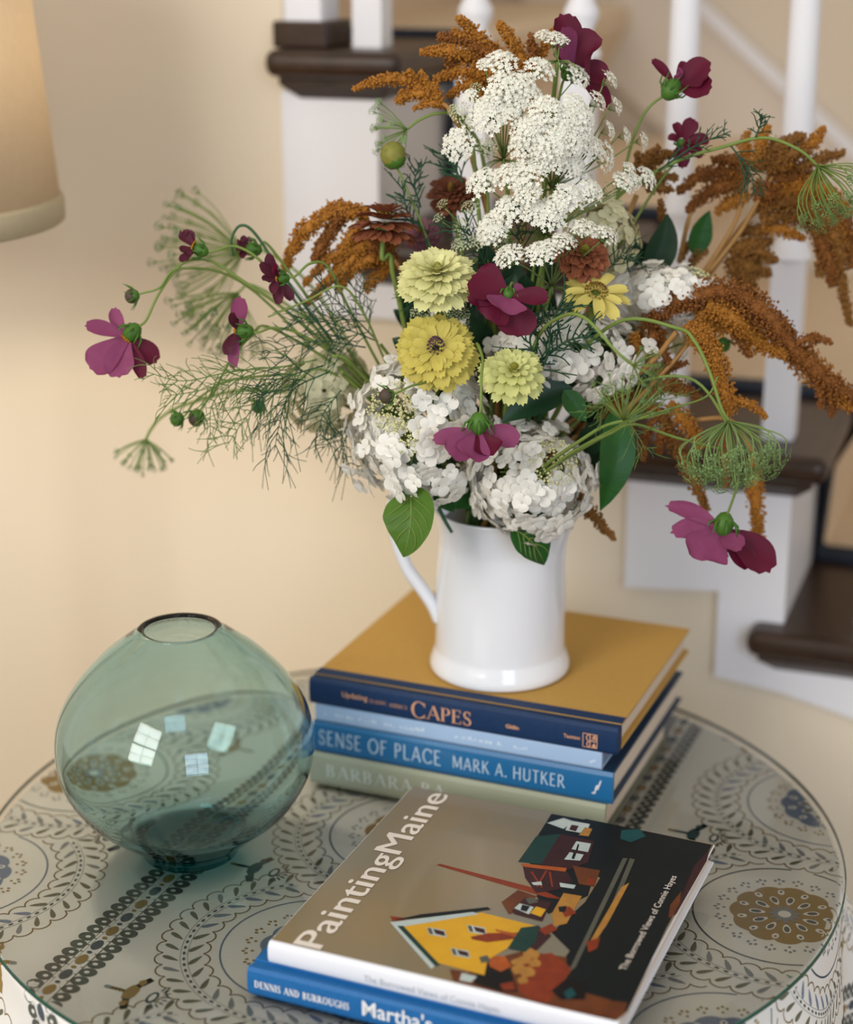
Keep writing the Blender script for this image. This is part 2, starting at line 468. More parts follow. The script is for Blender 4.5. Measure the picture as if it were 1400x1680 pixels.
pr = MB()
def ok(x, y): return math.hypot(x, y) < CUT
def P2(pts, c, z=0):
    """flat printed shape in pattern coordinates (x, y); z = layer"""
    if not all(ok(*p) for p in pts): return
    pr.poly([drape(p[0], p[1], 0.00022 + 0.00012 * z) for p in pts], INK.index(c))
U_ = V((0.384, 0.923)).normalized(); V_ = V((0.923, -0.384)).normalized()
def uv(u, v): return (U_.x * u + V_.x * v, U_.y * u + V_.y * v)
def oval(u, v, ru, rv, c, z=0, ang=0.0, n=10, taper=0.0):
    pts = []
    for k in range(n):
        a = 2 * math.pi * k / n
        x, y = ru * math.cos(a), rv * math.sin(a) * (1 - taper * math.cos(a))
        pts.append(uv(u + x * math.cos(ang) - y * math.sin(ang), v + x * math.sin(ang) + y * math.cos(ang)))
    P2(pts, c, z)
def stroke(fn, n, w, c, z=0, skip=None):
    """ribbon of width w along fn(0..1) in (u, v)"""
    for k in range(n):
        a, b = V(fn(k / n)), V(fn((k + 1) / n))
        if skip and (skip(*a) or skip(*b)): continue
        d = (b - a); 
        if d.length < 1e-9: continue
        d = d.normalized(); p = V((-d.y, d.x)) * w / 2; e = d * w * 0.2
        P2([uv(*(a - p - e)), uv(*(b - p + e)), uv(*(b + p + e)), uv(*(a + p - e))], c, z)
def medallion(u0, v0, alt, nxt):
    main, dots, ring = (('gold', 'grey', 'slate') if alt else ('blue', 'gold', 'blue'))
    tcol = 'grey' if alt else 'gold'
    hid = lambda u, v: math.hypot(u - nxt[0], v - nxt[1]) < 0.129
    C = lambda r, a: (u0 + r * math.cos(a), v0 + r * math.sin(a))
    # rosette
    pts = []
    for k in range(80):
        a = 2 * math.pi * k / 80; r = 0.0405 + 0.0045 * abs(math.cos(a * 5.5)) ** 0.6
        pts.append(uv(*C(r, a)))
    O = V(uv(u0, v0))
    for k in range(80):
        a_, b_ = V(pts[k]) - O, V(pts[(k + 1) % 80]) - O
        for q0, q1 in ((.1, .4), (.4, .6), (.6, .75), (.75, .88), (.88, 1.0)): P2([tuple(O + a_ * q0), tuple(O + a_ * q1), tuple(O + b_ * q1), tuple(O + b_ * q0)], main, 0)
    for k in range(11):
        a = 2 * math.pi * (k + .5) / 11
        oval(*C(0.0352, a), 0.0042, 0.0030, 'white', 1, a)
        oval(*C(0.0358, a), 0.0019, 0.0014, main if k % 2 else 'dark', 2, a, 6)
        a = 2 * math.pi * k / 11
        oval(*C(0.0222, a), 0.0070, 0.0034, 'white', 1, a, 10, -0.3)
        oval(*C(0.0232, a), 0.0046, 0.0024, 'dark', 2, a, 8)
    pts = [uv(*C(0.0115 + 0.003 * math.cos(11 * 2 * math.pi * k / 66), 2 * math.pi * k / 66)) for k in range(66)]
    for k in range(66): P2([uv(u0, v0), pts[k], pts[(k + 1) % 66]], 'grey' if alt else 'olive', 3)
    oval(u0, v0, 0.0055, 0.0055, 'white', 4)
    for k in range(22):
        a = 2 * math.pi * k / 22
        oval(*C(0.0495, a), 0.0016, 0.0014, dots, 0, a, 6)
        for s in (-1, 0, 1): oval(*C(0.0545 + (0.0022 if s == 0 else 0), a + s * 0.062), 0.0018, 0.0014, dots, 0, a, 6)
    stroke(lambda t: C(0.0750, 2 * math.pi * t), 96, 0.0016, ring, 0, hid)
    sc = lambda r, n, dep: (lambda t: C(r + dep * abs(math.sin(n * math.pi * t)) ** 0.55, 2 * math.pi * t))
    stroke(lambda t: C(0.0880 - 0.0052 * abs(math.sin(34 * math.pi * t)) ** 0.6, 2 * math.pi * t), 272, 0.0013, 'line', 0, hid)
    stroke(sc(0.1205, 44, 0.0060), 352, 0.0013, 'line', 0, hid)
    for k in range(44):
        a = 2 * math.pi * (k + .5) / 44; p = C(0.1140, a)
        if not hid(*p): oval(*p, 0.0076, 0.0021, 'olive' if k % 7 else 'grey', 0, a + 0.62, 12, -0.5)
    for k in range(34):
        a = 2 * math.pi * (k + .5) / 34; p = C(0.0945, a)
        if not hid(*p): oval(*p, 0.0078, 0.0022, ('grey', 'olive', 'blue')[(k // 5) % 3], 0, a - 0.75, 10, -0.5)
    for k in range(78):
        a = 2 * math.pi * k / 78; p = C(0.1035, a)
        if not hid(*p): oval(*p, 0.0013, 0.0024, 'dark' if alt else 'slate', 1, a, 6)
    for r in (0.1006, 0.1064):
        stroke(lambda t: C(r, 2 * math.pi * t), 96, 0.0005, 'grey', 0, hid)
COLV = 0.336; PER = 0.203
for ci in (-2, -1, 0, 1, 2):
    for k in range(-3, 4):
        u0, v0 = k * PER + (0.006 if ci == 0 else -0.003), ci * COLV
        if math.hypot(u0, v0) < 0.56:
            medallion(u0, v0, (k + ci) % 2 == 1 if ci else k % 2 == 0, (u0 + PER, v0))
    for k in range(-3, 4):   # scroll motifs between the medallions
        for s in (-1, 1):
            u0, v0 = (k + .5) * PER, ci * COLV + s * 0.106
            if math.hypot(u0, v0) > 0.52: continue
            c = ('gold', 'teal')[(k + (s > 0) + ci) % 2]
            q = -s
            S_ = 1.5
            oval(u0, v0 + q * 0.002, 0.0075 * S_, 0.0038 * S_, c, 0)
            for w_ in (-1, 1):
                stroke(lambda t: (u0 + w_ * S_ * (0.004 + 0.0095 * math.sin(2.6 * t)), v0 + q * S_ * (0.001 + 0.0085 * t * (1.6 - t) - 0.004 * t ** 3)), 10, 0.0056, c, 0.4)
                oval(u0 + w_ * 0.0098 * S_, v0 + q * 0.0026 * S_, 0.0036, 0.0032, c, 1)
            stroke(lambda t: (u0, v0 - q * (0.001 + 0.017 * t)), 5, 0.0036, c, 0.3)
            oval(u0, v0 - q * 0.0185, 0.0022, 0.0034, 'grey' if c == 'gold' else 'gold', 1)
            oval(u0, v0 + q * 0.021, 0.0080, 0.0045, 'slate', 0); oval(u0, v0 + q * 0.021, 0.0052, 0.0024, 'white', 1)
            for j in range(9):
                a = math.pi * (j + .5) / 9
                oval(u0 + 0.0125 * math.cos(a), v0 + q * (0.022 + 0.0095 * math.sin(a)), 0.0030, 0.0011, 'grey' if c == 'gold' else 'olive', 0, q * a)
for v0 in (-0.164 - COLV, -0.164, 0.164, 0.164 + COLV):   # ribbon bands
    n = int(1.1 / 0.0121)
    for k in range(n):
        u = -0.55 + k * 0.0121
        for s in (-1, 1):
            oval(u + s * 0.002, v0 + s * 0.0148, 0.0060, 0.0076, 'dark', 0, -s * 0.15, 12)
            oval(u + s * 0.002, v0 + s * 0.0136, 0.0019, 0.0024, 'white', 1, 0, 8)
    for s in (-1, 1):
        stroke(lambda t: (-0.55 + 1.1 * t, v0 + s * 0.0066), 110, 0.0026, 'white', 2)
        stroke(lambda t: (-0.55 + 1.1 * t, v0 + s * 0.0078), 110, 0.0007, 'olive', 3)
    for k in range(int(1.1 / 0.0225)):
        u = -0.55 + k * 0.0225; c = ('gold', 'slate')[k % 2]
        oval(u, v0, 0.0072, 0.0046, c, 2, 0, 12)
        oval(u + 0.0112, v0, 0.0019, 0.0024, ('slate', 'gold')[k % 2], 2, 0, 8)
part('cloth_print', pr, [ink[k] for k in INK], cloth, False)['kind'] = 'stuff'

# glass top
def thin_glass(name, tint, ior=1.5, rough=0.0):
    m = bpy.data.materials.new(name); m.use_nodes = True; nt = m.node_tree; N = nt.nodes; L = nt.links
    N.remove(N['Principled BSDF'])
    tr = N.new('ShaderNodeBsdfTransparent'); tr.inputs['Color'].default_value = tint
    gl = N.new('ShaderNodeBsdfGlossy'); gl.inputs['Roughness'].default_value = rough
    fr = N.new('ShaderNodeFresnel'); fr.inputs['IOR'].default_value = ior
    mx = N.new('ShaderNodeMixShader')
    L.new(fr.outputs['Fac'], mx.inputs['Fac']); L.new(tr.outputs['BSDF'], mx.inputs[1]); L.new(gl.outputs['BSDF'], mx.inputs[2])
    L.new(mx.outputs['Shader'], N['Material Output'].inputs['Surface'])
    return m
glass_clear = thin_glass('tabletop_glass', (0.97, 0.985, 0.975, 1))
glass_edge = mat('glass_edge_green', (10, 62, 50), 0.12, (18, 86, 68), 20, 1.0, spec=0.6)
gt = root('glass_tabletop', (TC.x, TC.y, 0.744), 'round clear glass top with a green edge lying on the cloth', 'glass top')
mb = MB()
mb.lathe([(RG - 0.0012, TABLE_Z), (0.2, TABLE_Z), (0.0, TABLE_Z)], 180, 0, TC); part('glass_pane', mb, glass_clear, gt)
mb = MB(); mb.lathe([(RG - 0.0012, TABLE_Z), (RG, TABLE_Z - 0.0010), (RG, TABLE_Z - 0.0032), (RG - 0.0010, TABLE_Z - 0.0042)], 180, 0, TC); part('polished_edge', mb, glass_edge, gt)
# ------------------------------------------------------------------ lettering
class Pen:
    """capital letters drawn as strokes; em height 1"""
    def __init__(s, thick=0.15, thin=0.05, serif=0.075):
        s.T, s.t, s.s = thick, thin, serif
    def ln(s, o, x0, y0, x1, y1, w):
        d = V((x1 - x0, y1 - y0)).normalized()
        # cut the ends level when the stroke is steep
        if abs(y1 - y0) > abs(x1 - x0):
            h = w / 2 / max(0.2, abs(d.y)); o.append([(x0 - h, y0), (x0 + h, y0), (x1 + h, y1), (x1 - h, y1)])
        else:
            h = w / 2 / max(0.2, abs(d.x)); o.append([(x0, y0 - h), (x1, y1 - h), (x1, y1 + h), (x0, y0 + h)])
    def foot(s, o, x, y, up, wide=1.0):
        if s.s <= 0: return
        h = s.t * 0.8; a = s.T / 2 + s.s * wide
        o.append([(x - a, y), (x + a, y), (x + a, y + (h if up else -h)), (x - a, y + (h if up else -h))])
    def stem(s, o, x, w=None, y0=0.0, y1=1.0, lo=True, hi=True):
        s.ln(o, x, y0, x, y1, w or s.T)
        if lo: s.foot(o, x, y0, True)
        if hi: s.foot(o, x, y1, False)
    def arc(s, o, cx, cy, rx, ry, a0, a1, wt=None, wn=None, n=14):
        wt, wn = wt or s.T, wn or s.t
        for k in range(n):
            q = []
            for a, sg in ((a0 + (a1 - a0) * k / n, 1), (a0 + (a1 - a0) * (k + 1) / n, 1), (a0 + (a1 - a0) * (k + 1) / n, 0), (a0 + (a1 - a0) * k / n, 0)):
                a = math.radians(a); w = wn + (wt - wn) * abs(math.cos(a)) ** 1.5
                q.append((cx + (rx - (0 if sg else w)) * math.cos(a), cy + (ry - (0 if sg else w)) * math.sin(a)))
            o.append(q)
    def glyph(s, c):
        T, t, o = s.T, s.t, []
        if c == 'A':
            s.ln(o, 0.06, 0, 0.40, 1, t * 1.1); s.ln(o, 0.74, 0, 0.40, 1, T); s.ln(o, 0.17, 0.34, 0.62, 0.34, t)
            s.foot(o, 0.06, 0, True, .6); s.foot(o, 0.74, 0, True, .6); return o, 0.82
        if c == 'B':
            s.stem(o, 0.14, lo=False, hi=False); s.foot(o, .14, 0, True); s.foot(o, .14, 1, False)
            s.arc(o, 0.3, 0.745, 0.26, 0.255, -90, 90); s.arc(o, 0.3, 0.265, 0.32, 0.265, -90, 90)
            for y in (t / 2, 0.51, 1 - t / 2): s.ln(o, 0.12, y, 0.31, y, t)
            return o, 0.70
        if c == 'C':
            s.arc(o, 0.46, 0.5, 0.43, 0.51, 48, 312, n=22); s.ln(o, 0.76, 0.70, 0.76, 0.95, t); s.ln(o, 0.76, 0.06, 0.76, 0.26, t); return o, 0.84
        if c == 'D':
            s.stem(o, 0.14); s.arc(o, 0.32, 0.5, 0.44, 0.5, -90, 90, n=18); s.ln(o, .12, t / 2, .33, t / 2, t); s.ln(o, .12, 1 - t / 2, .33, 1 - t / 2, t); return o, 0.84
        if c in 'EFL':
            s.stem(o, 0.14)
            if c != 'L': s.ln(o, .14, 1 - t / 2, .56, 1 - t / 2, t); s.ln(o, .14, .53, .46, .53, t)
            if c != 'F': s.ln(o, .14, t / 2, .58, t / 2, t)
            if s.s > 0:
                if c != 'L': s.ln(o, .55, .78, .55, 1, t); s.ln(o, .45, .43, .45, .63, t)
                if c != 'F': s.ln(o, .57, 0, .57, .24, t)
            return o, 0.64
        if c in 'H':
            s.stem(o, 0.14); s.stem(o, 0.70); s.ln(o, .14, .52, .70, .52, t); return o, 0.86
        if c == 'I': s.stem(o, 0.15); return o, 0.30
        if c == 'K':
            s.stem(o, 0.14); s.ln(o, .2, .45, .62, 1, t * 1.1); s.ln(o, .30, .58, .70, 0, T); s.foot(o, .62, 1, False, .6); s.foot(o, .70, 0, True, .6); return o, 0.76
        if c == 'M':
            s.stem(o, 0.12, t * 1.2); s.stem(o, 0.86); s.ln(o, .14, 1, .48, .1, T); s.ln(o, .84, 1, .48, .1, t * 1.1); return o, 1.0
        if c == 'N':
            s.stem(o, 0.13, t * 1.2); s.stem(o, 0.72, t * 1.2, lo=False); s.ln(o, .12, 1, .72, 0, T); return o, 0.86
        if c == 'O':
            s.arc(o, 0.47, 0.5, 0.45, 0.515, 0, 360, n=28); return o, 0.95
        if c == 'G':
            s.arc(o, 0.46, 0.5, 0.43, 0.51, 48, 320, n=22); s.ln(o, .76, .04, .76, .44, T * .9); s.ln(o, .58, .42, .84, .42, t); s.ln(o, 0.76, 0.72, 0.76, 0.95, t); return o, 0.90
        if c in 'PR':
            s.stem(o, 0.14); s.arc(o, 0.3, 0.73, 0.30, 0.27, -90, 90); s.ln(o, .12, 1 - t / 2, .31, 1 - t / 2, t); s.ln(o, .12, .46 + t / 2, .31, .46 + t / 2, t)
            if c == 'R': s.ln(o, .32, .48, .70, 0, T); s.foot(o, .70, 0, True, .5); return o, 0.76
            return o, 0.64
        if c == 'S':
            s.arc(o, 0.30, 0.745, 0.235, 0.265, 40, 235, T * .8, t * 1.1); s.arc(o, 0.30, 0.255, 0.255, 0.265, -140, 60, T * .8, t * 1.1)
            s.ln(o, .13, .60, .46, .42, T); s.ln(o, .47, .74, .47, .97, t); s.ln(o, .08, .04, .08, .28, t); return o, 0.60
        if c == 'T':
            s.stem(o, 0.34, hi=False); s.ln(o, .03, 1 - t / 2, .65, 1 - t / 2, t)
            if s.s > 0: s.ln(o, .045, .78, .045, 1, t); s.ln(o, .635, .78, .635, 1, t)
            return o, 0.68
        if c == 'U':
            s.ln(o, .14, .32, .14, 1, T); s.foot(o, .14, 1, False); s.ln(o, .68, .32, .68, 1, t * 1.2); s.foot(o, .68, 1, False)
            s.arc(o, .41 - T * .12, .34, .35, .35, 180, 360, T, t * 1.1); return o, 0.82
        if c == '.': o.append([(.05, 0), (.19, 0), (.19, .14), (.05, .14)]); return o, 0.24
        return o, 0.36
    def word(s, text, spacing=0.06):
        x, out = 0.0, []
        for c in text:
            g, a = s.glyph(c)
            out += [[(px + x, py) for px, py in q] for q in g]; x += a + spacing
        return out, x - spacing
def lay(mb, polys, origin, xd, yd, h, m=0, width=None, total=None):
    """put unit-height polys on a plane; stretch to width if given"""
    k = (width / (total * h)) if width else 1.0
    for q in polys: mb.poly([origin + xd * (px * h * k) + yd * (py * h) for px, py in q], m)
def type_mesh(text, bold=0.0, shear=0.0, spacing=1.0):
    c = bpy.data.curves.new('type', 'FONT'); c.body = text; c.offset = bold; c.shear = shear; c.space_character = spacing; c.size = 1.0; c.resolution_u = 3
    o = bpy.data.objects.new('type', c); COL.objects.link(o)
    bpy.context.view_layer.update()
    me = bpy.data.meshes.new_from_object(o.evaluated_get(bpy.context.evaluated_depsgraph_get()))
    vs = [V(v.co) for v in me.vertices]; fs = [tuple(p.vertices) for p in me.polygons]
    bpy.data.objects.remove(o); bpy.data.curves.remove(c); bpy.data.meshes.remove(me)
    return vs, fs
def typeset(mb, text, origin, xd, yd, width, height, m=0, bold=0.0, shear=0.0, spacing=1.0):
    vs, fs = type_mesh(text, bold, shear, spacing)
    if not vs: return
    x0, x1 = min(v.x for v in vs), max(v.x for v in vs); i = len(mb.v)
    cap = 0.70
    for v in vs: mb.v.append(origin + xd * ((v.x - x0) / (x1 - x0) * width) + yd * (v.y / cap * height))
    for f_ in fs: mb.face([i + k for k in f_], m)

# ------------------------------------------------------------------ books
BA = 0.391
BE = V((math.cos(BA), -math.sin(BA), 0)); BN = V((math.sin(BA), math.cos(BA), 0)); BZ = V((0, 0, 1))
def bm(ang=BA): 
    e = V((math.cos(ang), -math.sin(ang), 0)); n_ = V((math.sin(ang), math.cos(ang), 0))
    return M(((e.x, n_.x, 0, 0), (e.y, n_.y, 0, 0), (0, 0, 1, 0), (0, 0, 0, 1)))
paper = mat('page_edges', (222, 206, 188), 0.9, (198, 182, 164), 900, 0.6, stretch=(0.02, 0.02, 1), bump=0.3, bscale=900)
white_ink = mat('white_lettering', (232, 234, 236), 0.6)
def book(name, label, e0, e1, n0, n1, z0, z1, cover, spine=None, ang=BA, ct=0.0028, inset=0.005, pages=None, rounded=0.0, group=None, groove=False, cloth_strip=None):
    """spine along e at n0, fore-edge at n1, lying flat"""
    W = bm(ang)
    r = root(name, W @ V(((e0 + e1) / 2, (n0 + n1) / 2, z0)), label, 'book', group)
    for zz, nm in ((z0, 'back_cover'), (z1 - ct, 'front_cover')):
        mb = MB(); mb.box((e0, n0 + (0.012 if groove else 0.001), zz), (e1, n1, zz + ct), 0, W)
        o = part(nm, mb, cover, r, False); bevel(o, 0.0008, 2)
        if cloth_strip and nm == 'front_cover':
            mb = MB(); mb.box((e0 - 0.0002, n0 + 0.0115, zz + ct - 0.0002), (e1 + 0.0002, n0 + cloth_strip, zz + ct + 0.0003), 0, W)
            link('spine_cloth', mb.mesh('spine_cloth', spine, False, parent_world(o)), o)
    # spine: slightly rounded back
    mb = MB(); N_ = 9; h = z1 - z0
    for e in (e0, e1):
        for k in range(N_):
            u = k / (N_ - 1); a = (u - .5) * 2
            q = 1 - abs(a) ** (6 if rounded == 0 else 2.4)
            mb.v.append(W @ V((e, n0 - rounded * q + (0.0012 if abs(a) == 1 else 0), z0 + h * u)))
        mb.v += [W @ V((e, n0 + 0.004, z1 - 0.0002)), W @ V((e, n0 + 0.004, z0 + 0.0002))]
    k2 = N_ + 2
    for k in range(k2): mb.face((k, (k + 1) % k2, k2 + (k + 1) % k2, k2 + k))
    mb.face(range(k2)[::-1]); mb.face(range(k2, 2 * k2))
    o = part('spine', mb, spine or cover, r, False)
    if groove:
        mb = MB(); mb.box((e0, n0 + 0.003, z0 + 0.0006), (e1, n0 + 0.0125, z1 - 0.0016), 0, W)
        link('hinge_groove', mb.mesh('hinge_groove', spine or cover, False, parent_world(o)), o)
    mb = MB(); mb.box((e0 + inset, n0 + 0.004, z0 + ct), (e1 - inset, n1 - inset, z1 - ct), 0, W)
    part('page_block', mb, pages or paper, r, False)
    return r, W
def spine_text(r, W, e, n0, z, mt, draw, name='lettering'):
    """draw(mb, origin, xdir, ydir) on the spine face"""
    mb = MB(); ex = (W @ V((1, 0, 0))) - (W @ V((0, 0, 0)))
    nrm = (W @ V((0, 1, 0))) - (W @ V((0, 0, 0)))
    draw(mb, W @ V((e, n0, z)) - nrm * 0.0003, ex, BZ)
    o = part(name, mb, mt, r, False)
    if 'faded' in name: o['kind'] = 'stuff'
serif = Pen(0.15, 0.05, 0.07); bold_serif = Pen(0.21, 0.075, 0.07); roman = Pen(0.115, 0.075, 0.0)

z0 = TABLE_Z
# bottom: pale sage book
sage = mat('sage_jacket', (172, 178, 158), 0.5, (150, 150, 124), 5, 0.7, spec=0.4)
zb = z0 + 0.033
r, W = book('book', 'sage green hardback at the bottom of the stack under the jug', -0.683, -0.3935, 1.3665, 1.587, z0, zb, mat('sage_cloth', (88, 92, 78), 0.5, (110, 112, 96), 30, .6), sage, pages=paper, rounded=0.001)
def d1(mb, o, x, y):
    p, w = serif.word('BARBARA BA', 0.13); lay(mb, p, o, x, y, 0.0125, 0, 0.120, w)
pale_ink = mat('pale_lettering', (206, 214, 206), 0.6)
spine_text(r, W, -0.6655, 1.3652, z0 + 0.0105, pale_ink, d1)
# sense of place
blue = mat('blue_jacket', (34, 108, 158), 0.38, (28, 98, 148), 20, 1, spec=0.45, coat=0.15)
navy = mat('navy_board', (18, 44, 70), 0.4, (22, 50, 78), 30, 1, spec=0.4)
zs = zb + 0.031
r, W = book('book', 'blue hardback with large pale capitals, third down in the stack under the jug', -0.679, -0.388, 1.3685, 1.609, zb + .0003, zs, navy, blue, rounded=0.0008)
def d2(mb, o, x, y):
    p, w = roman.word('SENSE OF PLACE', 0.10); lay(mb, p, o, x, y, 0.0150, 0, 0.1235, w)
    p, w = roman.word('MARK A. HUTKER', 0.10); lay(mb, p, o + x * 0.1345 + y * 0.0005, x, y, 0.0125, 0, 0.1075, w)
spine_text(r, W, -0.6735, 1.3675, zb + 0.0085, mat('silver_lettering', (196, 214, 226), 0.5), d2)
def d2b(mb, o, x, y):
    # little leaping-fish device at the spine's foot
    pts = smooth_path([o + x * a + y * b for a, b in ((0, .001), (.0015, 0), (.003, .0025), (.0035, .006), (.005, .0085), (.0055, .006), (.0065, .009), (.0075, .0125), (.0078, .0135))], 4)
    for a, b in zip(pts[:-1], pts[1:]):
        d = (b - a).normalized(); p = d.cross(W @ V((0, 1, 0))).normalized() * 0.0006
        mb.poly([a - p, b - p, b + p, a + p])
    for q in ((.001, .0005), (.0035, .0045)):
        c = o + x * q[0] + y * q[1]; mb.poly([c, c + x * .0022 - y * .0004, c + x * .0026 + y * .0012, c + x * .0005 + y * .0012])
spine_text(r, W, -0.4065, 1.3675, zb + 0.009, white_ink, d2b, 'emblem')
# pale blue book
pale = mat('pale_blue_jacket', (168, 194, 224), 0.5, (160, 186, 218), 20, 1, spec=0.4)
zl = zs + 0.0185
r, W = book('book', 'thin pale blue hardback, second down in the stack under the jug', -0.677, -0.399, 1.3695, 1.575, zs + .0003, zl, pale, pale, ct=0.002, rounded=0.0005, pages=mat('grey_pages', (150, 148, 150), 0.9, (120, 118, 122), 900, .6, stretch=(.02, .02, 1)))
def d3(mb, o, x, y):
    rnd = random.Random(3)
    for (s0, s1) in ((0.0, 0.003), (0.011, 0.052), (0.060, 0.071), (0.076, 0.104), (0.130, 0.176), (0.182, 0.200)):
        s = s0
        while s < s1:   # worn, unreadable pale title
            w = rnd.uniform(.0007, .0022); h = rnd.uniform(.001, .0042); b = rnd.uniform(-.0005, .0006)
            if rnd.random() < .75: mb.poly([o + x * s + y * b, o + x * (s + w) + y * b, o + x * (s + w) + y * (b + h), o + x * s + y * (b + h)])
            s += w + rnd.uniform(.0002, .0012)
    for k in range(4):
        c = o + x * (.258 + .0012 * k) + y * (-.001 + .0006 * k); mb.poly([c, c + x * .0012, c + x * .0016 + y * .002, c + y * .0016])
spine_text(r, W, -0.6675, 1.3689, zs + 0.0075, mat('faded_lettering', (212, 226, 240), 0.6), d3, 'faded_lettering')
# CAPES
ochre = mat('ochre_boards', (190, 150, 78), 0.75, (184, 143, 72), 160, 0.7, bump=0.15, bscale=900, spec=0.25)
navyc = mat('navy_spine_cloth', (20, 52, 92), 0.6, (16, 44, 80), 200, 0.7, bump=0.2, bscale=1200)
zc = z0 + 0.1085
r, W = book('book', 'ochre hardback with a navy spine, on top of the stack under the jug', -0.681, -0.3845, 1.3665, 1.6145, zl + .0003, zc, ochre, navyc, ct=0.0032, rounded=0.0015, groove=True, cloth_strip=0.024)
gilt = mat('rose_gold_lettering', (222, 168, 134), 0.45, metallic=0.2)
def d4(mb, o, x, y):
    p, w = serif.word('CAPES', 0.03)
    big, wb = serif.word('C', 0.0); lay(mb, big, o + x * 0.0685 - y * 0.0010, x, y, 0.0165, 0, 0.0150, wb)
    p, w = serif.word('APES', 0.04); lay(mb, p, o + x * 0.0845, x, y, 0.0135, 0, 0.0435, w)
spine_text(r, W, -0.6470, 1.3645, zl + 0.0055, gilt, d4)
def d4c(mb, o, x, y):
    typeset(mb, 'Updating', o + x * 0.0 + y * 0.0075, x, y, 0.0255, 0.0052, 0, 0.015)
    p, w = serif.word('CLASSIC', 0.1); lay(mb, p, o + x * 0.0275 + y * 0.0062, x, y, 0.0036, 0, 0.0170, w)
    p, w = serif.word('AMERICA', 0.1); lay(mb, p, o + x * 0.0470 + y * 0.0055, x, y, 0.0036, 0, 0.0180, w)
spine_text(r, W, -0.6470, 1.3645, zl + 0.0055, gilt, d4c)
def d4d(mb, o, x, y):
    typeset(mb, 'Gitlin', o + x * 0.1600 + y * 0.0045, x, y, 0.0125, 0.0036, 0, 0.03)
    typeset(mb, 'Taunton', o + x * 0.2140 + y * 0.0050, x, y, 0.0150, 0.0036, 0, 0.02)
spine_text(r, W, -0.6470, 1.3645, zl + 0.0055, gilt, d4d)
def d4b(mb, o, x, y):
    def rc(a, b, c, d): mb.poly([o + x * a + y * b, o + x * c + y * b, o + x * c + y * d, o + x * a + y * d])
    S = 0.0135; w = 0.0007
    rc(0, 0, S, w); rc(0, S - w, S, S); rc(0, 0, w, S); rc(S - w, 0, S, S); rc(S * .46, 0, S * .54, S); rc(S * .46, S * .46, S, S * .54)
    for cy, rr in ((.7, .28), (.25, .24)):
        for k in range(10):
            a0, a1 = math.pi * k / 10 - 1.57, math.pi * (k + 1) / 10 - 1.57
            for q0, q1 in ((rr, rr - .07),):
                mb.poly([o + x * S * (.5 - q0 * math.cos(a0)) + y * S * (cy + q0 * math.sin(a0)), o + x * S * (.5 - q0 * math.cos(a1)) + y * S * (cy + q0 * math.sin(a1)),
                         o + x * S * (.5 - q1 * math.cos(a1)) + y * S * (cy + q1 * math.sin(a1)), o + x * S * (.5 - q1 * math.cos(a0)) + y * S * (cy + q1 * math.sin(a0))])
    for k in range(3): mb.poly([o + x * S * (.62 + .12 * k) + y * S * .60, o + x * S * (.70 + .12 * k) + y * S * .60, o + x * S * (.78 + .06 * k) + y * S * .92, o + x * S * (.72 + .06 * k) + y * S * .92])
    mb.poly([o + x * S * .6 + y * S * .08, o + x * S * .95 + y * S * .08, o + x * S * .78 + y * S * .4])
spine_text(r, W, -0.4155, 1.3645, zl + 0.0045, gilt, d4b, 'emblem')

# front pair: blue book under the picture book
PA = 0.3984
zm = z0 + 0.0238
pe = V((math.cos(PA), -math.sin(PA), 0)); pn = V((math.sin(PA), math.cos(PA), 0))
o_pm = at_z(441, 1545, z0 + 0.0425); o_ma = at_z(406, 1586, zm)
eM, nM = o_ma.dot(pe), o_ma.dot(pn); eP, nP = o_pm.dot(pe), o_pm.dot(pn)
mblue = mat('bright_blue_cloth', (30, 104, 166), 0.5, (24, 94, 154), 300, 0.6, bump=0.12, bscale=1400)
r, W = book('book', 'bright blue hardback lying under the picture book at the front', eM, eM + 0.266, nM, nM + 0.205, z0, zm, mblue, mblue, ang=PA, ct=0.003, rounded=0.0012, groove=True)
def d5(mb, o, x, y):
    p, w = bold_serif.word('DENNIS AND BURROUGHS', 0.10); lay(mb, p, o, x, y, 0.0062, 0, 0.079, w)
    typeset(mb, "Martha's", o + x * 0.0895 - y * 0.0010, x, y, 0.056, 0.0125, 0, 0.012)
spine_text(r, W, eM + 0.0065, nM - 0.0014, z0 + 0.0085, white_ink, d5)

jacket_white = mat('white_jacket', (232, 234, 240), 0.35, (226, 228, 236), 20, 1, spec=0.4, coat=0.2)
zp = z0 + 0.0425
def painting_mat():
    m = mat('painted_sky_print', (138, 114, 72), 0.32, (116, 114, 102), 7, 0.5, spec=0.4, coat=0.25)
    return m
sky_p = painting_mat()
r, W = book('book', 'picture book with a yellow painted house on its cover at the front', eP, eP + 0.2745, nP, nP + 0.2752, zm + .0003, zp, jacket_white, jacket_white, ang=PA, ct=0.0022, inset=0.004, rounded=0.0022)
PMROOT = r
def d6(mb, o, x, y):
    typeset(mb, 'The Borrowed Views of Connie Hayes', o, x, y, 0.107, 0.0052, 0)
spine_text(r, W, eP + 0.0800, nP - 0.0022, zm + 0.0060, mat('grey_lettering', (168, 172, 180), 0.6), d6)
